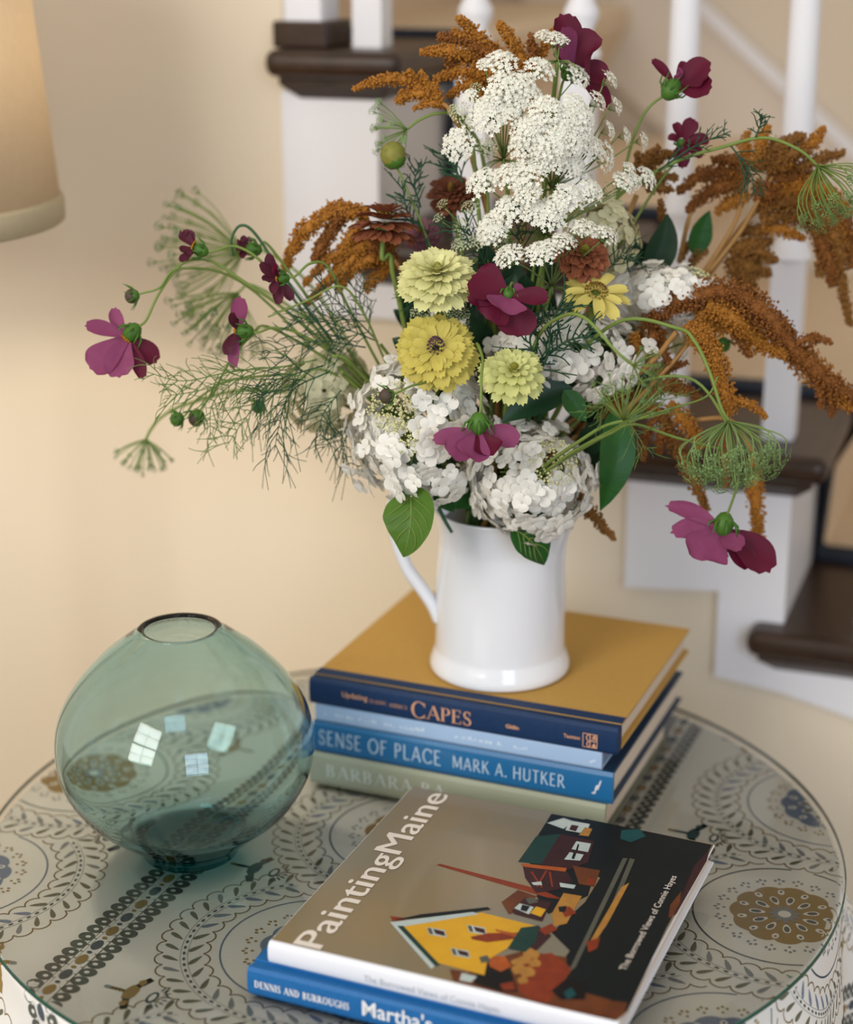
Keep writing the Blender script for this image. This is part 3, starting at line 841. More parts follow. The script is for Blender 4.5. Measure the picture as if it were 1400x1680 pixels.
# cover picture: flat printed shapes on the cover plane
cv = MB(); cmats = []
def ccol(name, col, col2=None, sc=60, amt=.6):
    cmats.append(mat('cover_' + name, col, 0.42, col2 or col, sc, amt, spec=0.18)); return len(cmats) - 1
c_sky = 0; cmats.append(sky_p)
c_dark = ccol('dark', (12, 20, 24), (22, 27, 26), 30); c_oli = ccol('olive', (128, 112, 66), (148, 132, 92), 30); c_yel = ccol('yellow', (214, 164, 40), (200, 150, 40), 50)
c_wht = ccol('white', (190, 200, 196), (160, 176, 176)); c_grn = ccol('green', (24, 52, 48), (32, 62, 54)); c_red = ccol('brick', (140, 58, 30), (110, 44, 26), 90)
c_brn = ccol('brown', (84, 44, 26), (110, 62, 32), 80); c_org = ccol('orange', (176, 92, 36), (150, 70, 30), 90); c_gry = ccol('roadgrey', (76, 80, 74), (92, 88, 74)); c_mar = ccol('maroon', (62, 34, 34), (50, 28, 30))
c_tit = ccol('title', (224, 214, 204)); c_tel = ccol('teal', (24, 78, 80), (20, 60, 64)); c_blk = ccol('black', (20, 18, 18)); c_tan = ccol('tan', (176, 128, 58), (150, 104, 50), 120)
CN = [0]
def cz(l):
    CN[0] += 1
    return zp + 0.00010 + 0.00004 * l + 0.0000007 * CN[0]
def cp_(pts, m, l=1, off=None):
    """polygon given by photo pixels, laid on the cover's own plane"""
    z = cz(l); cv.poly([at_z(x, y, z) for x, y in pts], m)
def crect(a, b, c_, d, m, l):
    z = cz(l); cv.poly([W @ V((eP + q, nP + s, z)) for q, s in ((a, b), (c_, b), (c_, d), (a, d))], m)
crect(0.0008, 0.0035, 0.2738, 0.2746, c_sky, 0)
# dark right-hand side and foreground
cp_([(960, 1343), (1169, 1386), (1095, 1520), (1030, 1660), (1000, 1668), (900, 1648), (905, 1600), (935, 1560), (905, 1530), (960, 1480), (985, 1440), (940, 1420)], c_dark, 1)
cp_([(905, 1335), (968, 1346), (980, 1420), (965, 1470), (900, 1500), (880, 1470), (910, 1440), (858, 1410)], c_dark, 1)
cp_([(745, 1610), (800, 1575), (860, 1560), (930, 1570), (930, 1620), (1000, 1640), (1030, 1660), (1010, 1675), (900, 1650)], c_brn, 2)
cp_([(850, 1622), (862, 1570), (905, 1563), (940, 1590), (915, 1620), (900, 1645), (868, 1640)], c_red, 3)
cp_([(780, 1600), (800, 1580), (838, 1590), (850, 1628), (820, 1626), (778, 1614)], c_blk, 4)
cp_([(800, 1570), (828, 1568), (840, 1585), (822, 1594), (804, 1586)], c_org, 5); cp_([(820, 1615), (842, 1610), (846, 1624), (826, 1624)], c_red, 5)
for (x, y, q) in ((860, 1575, 9), (872, 1565, 11), (852, 1590, 10), (866, 1595, 10), (878, 1580, 8), (846, 1578, 6), (858, 1608, 7)):
    cp_([(x + q * math.cos(a * .7) * 1.3, y + q * math.sin(a * .7) * (.7 + .3 * (a % 2))) for a in range(9)], c_tan, 6)
cp_([(905, 1625), (930, 1605), (965, 1612), (960, 1640), (920, 1640)], c_blk, 4); cp_([(925, 1628), (938, 1620), (946, 1632), (932, 1640)], c_tel, 5)
# yellow gable house
cp_([(640, 1513), (776, 1496), (786, 1500), (662, 1520), (716, 1583), (708, 1590)], c_wht, 7)
cp_([(655, 1518), (790, 1497), (880, 1519), (842, 1550), (800, 1575), (795, 1600), (720, 1580)], c_yel, 6)
cp_([(640, 1511), (690, 1500), (800, 1488), (806, 1492), (776, 1497)], c_dark, 5)
cp_([(652, 1519), (662, 1519), (722, 1583), (714, 1585)], c_grn, 8)
for (x, y) in ((714, 1529), (780, 1525), (753, 1563)):
    cp_([(x - 14, y - 8), (x + 16, y - 3), (x + 19, y + 9), (x - 10, y + 4)], c_wht, 8); cp_([(x - 3, y - 5), (x + 15, y - 1), (x + 17, y + 7), (x + 1, y + 3)], c_mar, 9); cp_([(x - 13, y - 7), (x - 6, y - 6), (x - 3, y + 4), (x - 9, y + 3)], c_gry, 9)
cp_([(786, 1570), (800, 1567), (806, 1577), (790, 1580)], c_gry, 8)
cp_([(772, 1537), (800, 1531), (850, 1530), (846, 1540), (800, 1546), (775, 1541)], c_red, 9); cp_([(812, 1524), (850, 1532), (848, 1538), (815, 1528)], c_org, 9)
cp_([(833, 1556), (855, 1522), (885, 1518), (880, 1545), (862, 1562)], c_grn, 9); cp_([(855, 1545), (885, 1520), (905, 1535), (880, 1560)], c_mar, 8)
cp_([(884, 1525), (905, 1515), (915, 1525), (895, 1534)], c_red, 10)
cp_([(738, 1590), (765, 1594), (762, 1612), (744, 1610)], c_brn, 7); cp_([(758, 1596), (783, 1602), (773, 1612), (754, 1608)], c_wht, 8)
cp_([(640, 1503), (668, 1506), (662, 1513), (644, 1510)], c_red, 4)
# long red line of the mast
cp_([(716, 1419), (722, 1417), (890, 1460), (922, 1475), (900, 1473), (800, 1444)], c_red, 4)
# upper houses
cp_([(850, 1414), (880, 1372), (920, 1368), (905, 1392), (888, 1418)], c_grn, 4); cp_([(888, 1418), (920, 1368), (975, 1380), (965, 1415), (930, 1428)], c_mar, 4)
cp_([(938, 1393), (946, 1380), (970, 1384), (965, 1398)], c_wht, 6); cp_([(926, 1410), (935, 1398), (958, 1402), (952, 1412)], c_wht, 6); cp_([(942, 1397), (946, 1400), (942, 1410), (938, 1408)], c_dark, 7); cp_([(948, 1385), (951, 1385), (948, 1396), (945, 1395)], c_dark, 7)
cp_([(898, 1350), (925, 1342), (940, 1347), (925, 1360)], c_wht, 6); cp_([(928, 1362), (935, 1346), (968, 1352), (962, 1368)], c_wht, 6); cp_([(938, 1353), (950, 1355), (945, 1364), (934, 1361)], c_mar, 7); cp_([(950, 1370), (960, 1357), (972, 1360), (966, 1372)], c_tan, 7)
cp_([(854, 1416), (930, 1424), (928, 1430), (860, 1422)], c_org, 6); cp_([(858, 1420), (930, 1430), (940, 1445), (915, 1460), (880, 1465), (862, 1440)], c_mar, 5)
for q in ((870, 1430, 888, 1456), (895, 1428, 880, 1455), (900, 1430, 905, 1455)): cp_([(q[0], q[1]), (q[0] + 4, q[1]), (q[2] + 3, q[3]), (q[2], q[3])], c_red, 7)
cp_([(872, 1448), (888, 1446), (890, 1452), (876, 1452)], c_wht, 8); cp_([(918, 1448), (945, 1452), (942, 1458), (920, 1455)], c_wht, 8)
cp_([(940, 1420), (985, 1428), (975, 1455), (950, 1450)], c_brn, 5); cp_([(965, 1440), (978, 1444), (974, 1452), (962, 1450)], c_red, 6)
cp_([(823, 1480), (850, 1460), (880, 1470), (870, 1490), (835, 1500)], c_brn, 5); cp_([(840, 1495), (862, 1472), (905, 1480), (890, 1512), (845, 1500)], c_mar, 6)
cp_([(844, 1490), (853, 1482), (876, 1488), (868, 1500)], c_wht, 7); cp_([(857, 1484), (870, 1487), (864, 1496), (854, 1493)], c_dark, 8); cp_([(870, 1498), (880, 1487), (896, 1492), (888, 1504)], c_yel, 7)
cp_([(862, 1474), (875, 1472), (884, 1480), (868, 1483)], c_gry, 8)
cp_([(905, 1500), (925, 1465), (955, 1470), (930, 1515), (910, 1520)], c_tan, 6); cp_([(918, 1490), (935, 1487), (946, 1498), (928, 1505)], c_red, 7); cp_([(916, 1488), (930, 1486), (928, 1496), (918, 1496)], c_dark, 8)
# road lines
cp_([(1022, 1408), (1030, 1408), (944, 1588), (934, 1592)], c_gry, 3); cp_([(1034, 1408), (1042, 1410), (995, 1520), (975, 1540), (1005, 1480)], c_gry, 3); cp_([(1020, 1455), (1033, 1448), (1000, 1510), (975, 1548), (968, 1545)], c_tan, 4)
cp_([(962, 1545), (985, 1538), (980, 1556), (966, 1562)], c_red, 5)
cp_([(1020, 1362), (1050, 1360), (1060, 1372), (1035, 1382), (1018, 1376)], c_tel, 4)
cp_([(1140, 1420), (1165, 1392), (1160, 1412), (1110, 1500), (1098, 1505), (1120, 1465)], c_mar, 3); cp_([(1100, 1485), (1118, 1462), (1116, 1480), (1104, 1504), (1097, 1506)], c_brn, 4)
cp_([(962, 1655), (985, 1640), (1030, 1645), (1022, 1668), (1005, 1672)], c_brn, 5)
# title running along the spine side, subtitle at the fore-edge
def ctext(text, px0, px1, width_dir_len, h, m, bold, lay_l=12):
    z = cz(lay_l); a, b = at_z(*px0, z), at_z(*px1, z); xd = (b - a).normalized(); yd = BZ.cross(xd)
    for q in ((-1, 0, 1) if bold > 0.008 else (0,)):
        typeset(cv, text, a + xd * q * 0.0007 + BZ * 0.000002 * q, xd, yd, (b - a).length, h, m, 0.0)
ctext('PaintingMaine', (526, 1557), (737, 1305), None, 0.0235, c_tit, 0.010)
ctext('The Borrowed Views of Connie Hayes', (1027, 1592), (1111, 1438), None, 0.0055, c_tit, 0.004)
part('cover_picture', cv, cmats, r, False)
# ------------------------------------------------------------------ glass vase
VC = at_z(313, 1396, TABLE_Z)
def teal_glass():
    m = bpy.data.materials.new('teal_glass'); m.use_nodes = True; nt = m.node_tree; N = nt.nodes; L = nt.links
    b = N['Principled BSDF']
    b.inputs['Base Color'].default_value = (1, 1, 1, 1); b.inputs['Roughness'].default_value = 0.0; b.inputs['IOR'].default_value = 1.46
    b.inputs['Transmission Weight'].default_value = 1.0
    va = N.new('ShaderNodeVolumeAbsorption'); va.inputs['Color'].default_value = (0.10, 0.60, 0.63, 1); va.inputs['Density'].default_value = 92
    L.new(va.outputs['Volume'], N['Material Output'].inputs['Volume'])
    return m
def resample(pts, per=6):
    return [(p.x, p.y) for p in smooth_path([V((a, b, 0)) for a, b in pts], per)]
outer = resample([(0.0415, 0.0012), (0.0435, 0.005), (0.049, 0.013), (0.068, 0.029), (0.090, 0.049), (0.1055, 0.075), (0.1105, 0.102), (0.1065, 0.130), (0.092, 0.157), (0.070, 0.182), (0.050, 0.1985), (0.0365, 0.2085)], 6)
inner = resample([(0.0295, 0.2085), (0.045, 0.1965), (0.066, 0.1795), (0.0882, 0.155), (0.1028, 0.1285), (0.1070, 0.102), (0.1022, 0.0765), (0.0868, 0.0515), (0.065, 0.0325), (0.041, 0.0195), (0.0, 0.0170)], 6)
rim = [(0.0352, 0.2102), (0.0325, 0.2106), (0.0302, 0.2100)]
prof = [(0.0, 0.0)] + [(0.039, 0.0)] + outer + rim + inner
mb = MB(); mb.lathe([(r_, z_) for r_, z_ in prof], 96, 0)
solo('glass_vase', mb, teal_glass(), 'round teal glass vase, empty, standing left of the books', 'vase', origin=(0, 0, 0))
bpy.data.objects['glass_vase'].location = (VC.x, VC.y, TABLE_Z + 0.0004)

# ------------------------------------------------------------------ white jug
JC = V((0.0682, 1.5476, TABLE_Z + 0.109))
china = mat('white_china', (236, 237, 240), 0.14, (232, 233, 238), 8, 1, spec=0.5, coat=0.3)
jug = root('jug', JC, 'white china jug holding the bouquet on top of the books', 'jug')
PJ = resample([(0.0600, 0.0), (0.0645, 0.0015), (0.0655, 0.006), (0.0640, 0.012), (0.0615, 0.019), (0.0605, 0.024), (0.0602, 0.040), (0.0600, 0.070), (0.0592, 0.095), (0.0575, 0.115), (0.0565, 0.128), (0.0580, 0.142), (0.0605, 0.152), (0.0620, 0.156)], 4)
PI = [(0.0595, 0.157), (0.0565, 0.150), (0.0535, 0.135), (0.0545, 0.110), (0.0565, 0.070), (0.0560, 0.020), (0.0, 0.010)]
prof = [(0.0, 0.0), (0.058, 0.0)] + PJ + PI
mb = MB(); NS = 72; k = len(prof)
for j in range(NS):
    a = 2 * math.pi * j / NS
    for r_, z_ in prof:
        g = max(0, (z_ - 0.095) / 0.062) ** 1.6                 # spout pulls out to the right
        q = max(0, math.cos(a + 0.12)) ** 6
        rr = r_ + 0.013 * g * q * (1 if r_ > 0.02 else 0)
        zz = z_ + 0.003 * g * q * (1 if r_ > 0.02 else 0)
        mb.v.append(JC + V((rr * math.cos(a), rr * math.sin(a), zz)))
for j in range(NS):
    j2 = (j + 1) % NS
    for q in range(k - 1): mb.face((j * k + q, j2 * k + q, j2 * k + q + 1, j * k + q + 1))
part('body', mb, china, jug)
hp = smooth_path([B(732, 838), B(700, 800), B(662, 792), B(645, 830), B(650, 880), B(668, 930), B(693, 966), B(709, 990), B(720, 1015)], 6)
mb = MB()
nh = len(hp); i0 = 0
for q, p in enumerate(hp):
    t_ = (hp[min(q + 1, nh - 1)] - hp[max(q - 1, 0)]).normalized()
    sd = V((0, 1, 0)); nn = t_.cross(sd).normalized()
    w_ = 0.0105 + 0.004 * abs(q / nh - .45); h_ = 0.0062
    for j in range(12):
        a = 2 * math.pi * j / 12; mb.v.append(p + sd * (w_ * math.cos(a)) + nn * (h_ * math.sin(a)))
for q in range(nh - 1):
    for j in range(12): mb.face((q * 12 + j, q * 12 + (j + 1) % 12, q * 12 + 12 + (j + 1) % 12, q * 12 + 12 + j))
mb.face(range(12)); mb.face([(nh - 1) * 12 + j for j in range(12)])
part('handle', mb, china, jug)
# ------------------------------------------------------------------ bouquet
stem_g = mat('stem_green', (126, 144, 70), 0.5, (104, 128, 58), 60, 0.8)
stem_d = mat('stem_dark_green', (48, 84, 54), 0.5, (62, 98, 60), 60, 0.8)
feather_g = mat('feathery_green', (86, 116, 58), 0.6, (112, 138, 70), 50, 0.8)
feather_d = mat('feathery_dark_green', (34, 72, 50), 0.6, (52, 88, 58), 50, 0.8)
leaf_l = mat('leaf_light', (88, 124, 40), 0.45, (70, 108, 36), 60, 0.8, transl=0.2, bump=0.3, bscale=300)
leaf_m = mat('leaf_mid', (42, 92, 34), 0.42, (30, 76, 32), 60, 0.8, transl=0.15, bump=0.3, bscale=300)
leaf_d = mat('leaf_dark', (22, 54, 34), 0.45, (32, 66, 38), 50, 0.8, transl=0.1, rand=0.2)
cos_d = mat('cosmos_burgundy', (104, 12, 46), 0.6, (84, 8, 40), 90, 0.9, transl=0.25, stretch=(1, 1, 1))
cos_p = mat('cosmos_mauve', (152, 76, 114), 0.6, (130, 54, 94), 90, 0.9, transl=0.25)
cos_f = mat('cosmos_faded', (96, 34, 52), 0.65, (72, 26, 44), 90, 0.9, transl=0.15)
calyx_g = mat('calyx_green', (78, 118, 40), 0.5, (58, 98, 34), 90, 0.8)
pollen = mat('pollen', (196, 140, 36), 0.8, (150, 92, 26), 300, 0.8)
bud_m = mat('bud_purple', (88, 58, 62), 0.6, (66, 72, 46), 120, 0.8)
zin_pale = mat('zinnia_pale_lime', (230, 227, 172), 0.6, (218, 216, 146), 120, 0.9, rand=0.08, transl=0.2)
zin_yel = mat('zinnia_yellow', (212, 198, 102), 0.6, (198, 182, 84), 120, 0.9, rand=0.08, transl=0.2)
zin_lime = mat('zinnia_lime', (206, 208, 128), 0.6, (214, 214, 148), 120, 0.9, rand=0.08, transl=0.2)
zin_butter = mat('zinnia_butter', (224, 208, 118), 0.6, (214, 200, 110), 120, 0.9, rand=0.08, transl=0.2)
zin_rust = mat('zinnia_rust', (158, 98, 66), 0.65, (130, 70, 46), 90, 0.9, rand=0.15, transl=0.15)
zin_brown = mat('zinnia_brown', (96, 52, 34), 0.65, (122, 70, 44), 90, 0.9, rand=0.15, transl=0.15)
disc_pur = mat('disc_purple', (74, 44, 62), 0.7, (104, 74, 84), 500, 0.7)
disc_brn = mat('disc_brown', (84, 58, 28), 0.8, (150, 116, 40), 600, 0.7)
disc_grn = mat('disc_green', (150, 148, 52), 0.8, (120, 116, 40), 500, 0.7)
hyd_w = mat('hydrangea_white', (250, 248, 241), 0.6, (245, 242, 232), 200, 0.9, rand=0.05, transl=0.25)
hyd_c = mat('hydrangea_cream', (234, 228, 196), 0.6, (220, 216, 172), 160, 0.9, rand=0.08, transl=0.25)
hyd_b = mat('hydrangea_buds', (226, 222, 176), 0.6, (208, 208, 144), 300, 0.9)
lace_w = mat('lace_white', (246, 245, 234), 0.7, (238, 237, 222), 300, 0.8, transl=0.2)
lace_c = mat('lace_cream_green', (214, 218, 184), 0.7, (196, 206, 160), 300, 0.8, transl=0.2)
lace_g = mat('lace_seed_green', (138, 164, 104), 0.7, (108, 142, 84), 300, 0.8)
lace_ray = mat('lace_ray', (132, 152, 88), 0.5, (110, 136, 76), 100, 0.8)
lace_dark = mat('lace_seed_dark', (92, 122, 76), 0.7, (72, 104, 66), 300, 0.8)
am_o = mat('amaranth_amber', (184, 126, 48), 0.75, (160, 102, 34), 140, 0.6)
am_r = mat('amaranth_rust', (150, 96, 44), 0.75, (124, 74, 30), 140, 0.6)
am_b = mat('amaranth_brown', (126, 84, 38), 0.75, (150, 104, 46), 140, 0.6)
am_stem = mat('amaranth_stem', (172, 132, 78), 0.55, (156, 112, 60), 80, 0.8)

rnd = random.Random(11)
def R(a, b): return rnd.uniform(a, b)
def to_jug(n=2):
    """the last stretch of every stem: over the jug's mouth and down inside"""
    a = R(0, 6.28); q = R(0.005, 0.040)
    return [JC + V((q * math.cos(a), q * math.sin(a), 0.150)), JC + V((-q * .5 * math.cos(a), -q * .5 * math.sin(a), 0.03 + R(0, .02)))]
def mouth():
    return JC + V((0, 0, 0.15))
def pts3(path):
    return [p if isinstance(p, V) else B(*p) for p in path]
def stem(rt, path, r0=0.0013, r1=0.0019, mt=None, name='stem', jug=True, per=7):
    p = pts3(path) + (to_jug() if jug else [])
    sp = smooth_path(p, per); n = len(sp)
    mb = MB(); mb.tube(sp, [r0 + (r1 - r0) * k / (n - 1) for k in range(n)], 6)
    return part(name, mb, mt or stem_g, rt)
def petal_grid(mb, p0, p1, p2, W, nrm, cup=0.15, nu=7, nv=6, notch=0.03, base=0.25, wide=0.68, m=0, tipw=0.81, wave=0.0):
    p0, p1, p2, nrm = V(p0), V(p1), V(p2), V(nrm)
    L = (p2 - p0).length; ph = R(0, 6)
    def fn(u, v):
        v = v * 2 - 1
        uu = u * (1 - 0.13 * v * v * u + notch * math.cos(3 * math.pi * v) * u ** 3)
        c = p0 * (1 - uu) ** 2 + p1 * (2 * uu * (1 - uu)) + p2 * uu * uu
        t = ((p1 - p0) * (1 - uu) + (p2 - p1) * uu)
        if t.length < 1e-9: t = p2 - p0
        t = t.normalized()
        s = t.cross(nrm)
        if s.length < 1e-4: s = t.orthogonal()
        s = s.normalized(); n = s.cross(t).normalized()
        w = base + (1 - base) * math.sin(math.pi / 2 * min(1, u / wide))
        if u > wide: w = 1 - (1 - tipw) * ((u - wide) / (1 - wide)) ** 2
        return c + s * (v * W / 2 * w) + n * (W * cup * v * v * w + wave * W * math.sin(5 * u + 4 * v + ph) * u)
    mb.grid(fn, nu, nv, m)
def leaf_grid(mb, p0, p1, p2, W, nrm, fold=0.18, nu=12, nv=8, vein=0.0006, m=0):
    p0, p1, p2, nrm = V(p0), V(p1), V(p2), V(nrm)
    def fn(u, v):
        v = v * 2 - 1
        c = p0 * (1 - u) ** 2 + p1 * (2 * u * (1 - u)) + p2 * u * u
        t = ((p1 - p0) * (1 - u) + (p2 - p1) * u).normalized()
        s = t.cross(nrm).normalized(); n = s.cross(t).normalized()
        w = math.sin(math.pi * (u ** 0.78)) ** 0.85 if 0 < u < 1 else 0.02
        return c + s * (v * W / 2 * w) + n * (W * fold * abs(v) * w + vein * math.sin(26 * (u - abs(v) * 0.16)) * min(1, abs(v) * 3) * w)
    mb.grid(fn, nu, nv, m)
def leaf(rt, base, tip, width, mt=None, bend=(0, 0, 0), nrm=None, fold=0.16, name='leaf', veins=False):
    p0, p2 = B(*base), B(*tip)
    p1 = (p0 + p2) / 2 + RT * bend[0] * PXM + UP * bend[1] * PXM - FW * bend[2]
    mb = MB(); nn = nrm or D(0, 0.25, 1)
    leaf_grid(mb, p0, p1, p2, width * PXM, nn, fold, 16 if veins else 10, 10 if veins else 6, 0.0007 if veins else 0.0004)
    o = part(name, mb, mt or leaf_d, rt)
    if veins:
        vb = MB(); W = width * PXM
        def P(u, v):
            c = p0 * (1 - u) ** 2 + p1 * (2 * u * (1 - u)) + p2 * u * u
            t = ((p1 - p0) * (1 - u) + (p2 - p1) * u).normalized(); s = t.cross(nn).normalized(); n = s.cross(t).normalized()
            w = math.sin(math.pi * (u ** 0.78)) ** 0.85 if 0 < u < 1 else 0.02
            return c + s * (v * W / 2 * w) + n * (W * fold * abs(v) * w + 0.0004)
        vb.tube([P(.02 + .95 * k / 12, 0) for k in range(13)], [0.0011 - 0.0008 * k / 12 for k in range(13)], 5)
        for u0 in (.12, .26, .4, .55):
            for sg in (-1, 1): vb.tube([P(u0 + .30 * q, sg * .86 * q) for q in (0, .2, .4, .6, .8, 1)], [.0006, .0006, .0005, .0005, .0004, .0003], 4)
        link('vein', vb.mesh('vein', stem_g, True, parent_world(o)), o)
    return o

# ---- cosmos
def cosmos(label, c, petals, back, path, calyx=13, disc=None, mts=(cos_d, cos_p), smt=None, group='cosmos blooms', jug=True, bract=True):
    """petals: (dx, dy, dt, width, colour, bend_x, bend_y); back: screen direction of the calyx"""
    C = B(*c); t0 = c[2]
    rt = root('cosmos', C, label, 'flower', group)
    bd = D(*back)
    for p in petals:
        dx, dy, dt, w, col = p[:5]; bx, by = (p[5], p[6]) if len(p) > 6 else (0, 0)
        nrm = D(*p[7]) if len(p) > 7 else D(0.1, 0.3, 1)
        mb = MB(); p2 = B(c[0] + dx, c[1] + dy, t0 + dt)
        d = (p2 - C); p0 = C + d.normalized() * 0.003
        p1 = (p0 + p2) / 2 + RT * bx * PXM + UP * (-by) * PXM + (bd * -0.004)
        petal_grid(mb, p0, p1, p2, w * PXM, nrm, R(.08, .2), 9, 8, 0.035, 0.30, 0.66, tipw=0.78, wave=0.03)
        part('petal', mb, mts[col], rt)
    mb = MB(); cz_ = C + bd * (calyx * 0.55 * PXM)
    fm = frame(cz_, bd).to_3x3()
    mb.blob(cz_, (calyx * PXM * 0.8, calyx * PXM * 0.8, calyx * PXM), 0, fm, 6, 10)
    if bract:
        for k in range(8):
            a = k * .785; e = fm @ V((math.cos(a), math.sin(a), 0))
            mb.tube([cz_ + bd * calyx * .5 * PXM + e * calyx * .4 * PXM, cz_ + e * calyx * 1.1 * PXM, cz_ - bd * calyx * .8 * PXM + e * calyx * 1.35 * PXM], [.0009, .0011, .0003], 4)
    part('calyx', mb, calyx_g, rt)
    if disc:
        mb = MB(); q = disc * PXM
        for k in range(40):
            a = k * 2.399; r_ = q * math.sqrt(k / 40.0)
            mb.octa(C - bd * (0.0025 + 0.3 * (q - r_)) + fm @ V((r_ * math.cos(a), r_ * math.sin(a), 0)), 0.0011)
        part('disc', mb, pollen, rt)
    stem(rt, [cz_ + bd * calyx * .6 * PXM] + path, 0.0010, 0.0017, smt, jug=jug)
    return rt
cosmos('magenta cosmos nodding at the far left end of the bouquet', (210, 553, .05),
       [(-70, -18, .01, 26, 1, 0, -12), (-20, -48, -.01, 22, 1, -8, -4), (-62, 52, .015, 52, 1, -8, 8), (-14, 66, .02, 46, 1, -6, 0), (24, 68, .012, 22, 0, 10, 0), (46, 42, .0, 34, 0, 10, -8), (10, -22, -.02, 22, 0)],
       (0.55, 0.65, -0.1), [(240, 525, .05), (262, 480, .04), (300, 432, .03), (345, 428, .02), (400, 462, .02), (470, 510, .02), (560, 590, .02), (680, 720, .01)], 17, 10)
cosmos('half withered cosmos with yellow stamens at the upper left', (322, 408, .03),
       [(-22, -26, .0, 20, 0, -4, -6), (-26, 4, .012, 16, 0, 0, 4), (-14, -32, -.006, 20, 0), (-22, 22, .01, 15, 0, -4, 6), (-10, 10, .016, 12, 0)],
       (0.9, -0.35, 0), [(352, 412, .03), (390, 405, .02), (440, 440, .02), (520, 540, .0), (660, 720, .0)], 13, 12, (cos_f, cos_p))
cosmos('small faded cosmos hanging from a hooked stem at the upper left', (408, 408, .0),
       [(-14, -14, .008, 15, 0), (-16, 4, .012, 14, 0), (-4, -20, .0, 14, 0), (-8, 16, .012, 13, 0), (4, -16, -.008, 14, 1)],
       (0.75, -0.1, -0.1), [(428, 402, .0), (438, 400, -.0), (470, 440, .0), (560, 560, .0), (690, 720, .0)], 14, None, (cos_f, cos_p))
cosmos('dark shrivelled cosmos facing left beside the amber plume', (458, 456, .05),
       [(-14, -40, .005, 17, 0, -4, 0), (-30, -26, .01, 16, 0, 2, 6), (-26, 4, .015, 15, 0), (0, 44, .012, 17, 0, 4, 0), (22, 36, .0, 17, 0, 8, 4), (-8, 26, .016, 15, 0), (-2, -20, .016, 14, 1)],
       (0.9, 0.0, -0.2), [(486, 452, .05), (510, 432, .04), (540, 440, .03), (580, 520, .02), (690, 720, .01)], 11, 8, (cos_f, cos_d))
cosmos('narrow side-on cosmos with drooping maroon petals at the left', (392, 543, .06),
       [(2, -56, .0, 26, 1, 6, 0), (-8, -30, .014, 16, 0), (-18, 40, .01, 18, 0, -4, 0), (-8, 62, .006, 18, 1, 0, 0), (-14, 26, .02, 14, 0), (4, 24, -.01, 14, 0)],
       (0.95, -0.05, 0), [(425, 545, .06), (452, 538, .05), (500, 552, .04), (600, 620, .02), (700, 740, .0)], 15, 10, (cos_f, cos_p))
cosmos('burgundy cosmos at the very top of the bouquet', (938, 112, .0),
       [(-18, -88, -.005, 44, 0, 0, 0), (-2, -86, -.012, 26, 0, 6, 0), (-14, -66, .02, 40, 1, -8, 0), (40, -28, .012, 74, 0, 4, -6), (54, 22, .005, 40, 0, 4, -4), (58, 64, -.01, 34, 0, 10, 6), (-26, -30, -.012, 30, 0)],
       (-0.5, -0.7, -0.2), [(920, 150, -.01), (900, 260, .0), (870, 500, .0)], 14, 12)
cosmos('burgundy cosmos in profile above the right shoulder of the bouquet', (1108, 138, -.02),
       [(-38, -40, .0, 18, 0, -4, 4), (14, -38, -.008, 14, 0, 0, 0), (58, -22, .01, 50, 0, 0, -4), (60, 6, .018, 46, 0, 0, 10), (40, 14, -.01, 36, 0), (4, -24, .01, 14, 1)],
       (-0.55, -0.75, 0.1), [(1088, 158, -.02), (1062, 180, -.02), (1040, 225, -.02), (1010, 330, -.02), (930, 560, -.01)], 19, None)
cosmos('small open cosmos with a green eye at the upper right', (1118, 232, -.03),
       [(22, -36, .0, 26, 0), (46, 0, .004, 22, 0), (34, 26, .004, 22, 0), (2, 44, .006, 22, 0), (-12, -30, .0, 16, 0), (-22, -6, .0, 14, 0), (-8, 34, .004, 16, 0)],
       (-0.1, -0.4, -0.9), [(1110, 262, -.04), (1075, 310, -.04), (1000, 430, -.03), (900, 600, -.02)], 9, None, (cos_d, cos_d))
cosmos('large burgundy cosmos in the middle between the lime zinnias', (834, 486, .11),
       [(-58, -34, -.005, 62, 0, -6, -8), (-66, 2, .0, 30, 0), (-36, 36, .012, 58, 0, -6, 0), (16, 66, .012, 58, 0, 8, 0), (66, 2, .005, 30, 0, 6, -6), (-8, 26, .024, 62, 1, 0, 0), (30, -12, -.008, 30, 1)],
       (0.1, 0.8, -0.5), [(842, 466, .09), (850, 520, .06), (840, 640, .03)], 11, None)
cosmos('magenta cosmos seen from behind hanging over the white hydrangea', (785, 706, .15),
       [(-74, 16, .0, 26, 1, -6, -6), (-48, 40, .02, 46, 1, -8, 4), (-14, 46, .026, 50, 1, 0, 6), (24, 40, .02, 44, 0, 4, 4), (66, 20, .0, 36, 1, 8, -10), (10, 36, -.02, 40, 0)],
       (0.05, 0.95, 0.2), [(789, 668, .15), (790, 620, .14), (792, 588, .12), (782, 566, .09), (790, 640, .04)], 18, None)
cosmos('large magenta cosmos nodding at the lower right beside the stair', (1186, 872, .10),
       [(-92, -42, -.01, 28, 1, 10, -18), (-84, 2, .005, 34, 1, 6, -20), (-34, 48, .022, 74, 1, -14, 4), (46, 60, .012, 40, 0, 6, -6), (76, 66, .012, 56, 0, 18, -14), (10, 32, -.012, 34, 0, 0, 0), (30, 30, .024, 36, 1, 0, -4)],
       (0.15, 0.95, 0.05), [(1196, 838, .10), (1210, 795, .10), (1210, 760, .09), (1190, 690, .08), (1130, 620, .06), (1020, 640, .04), (900, 740, .02)], 20, None)

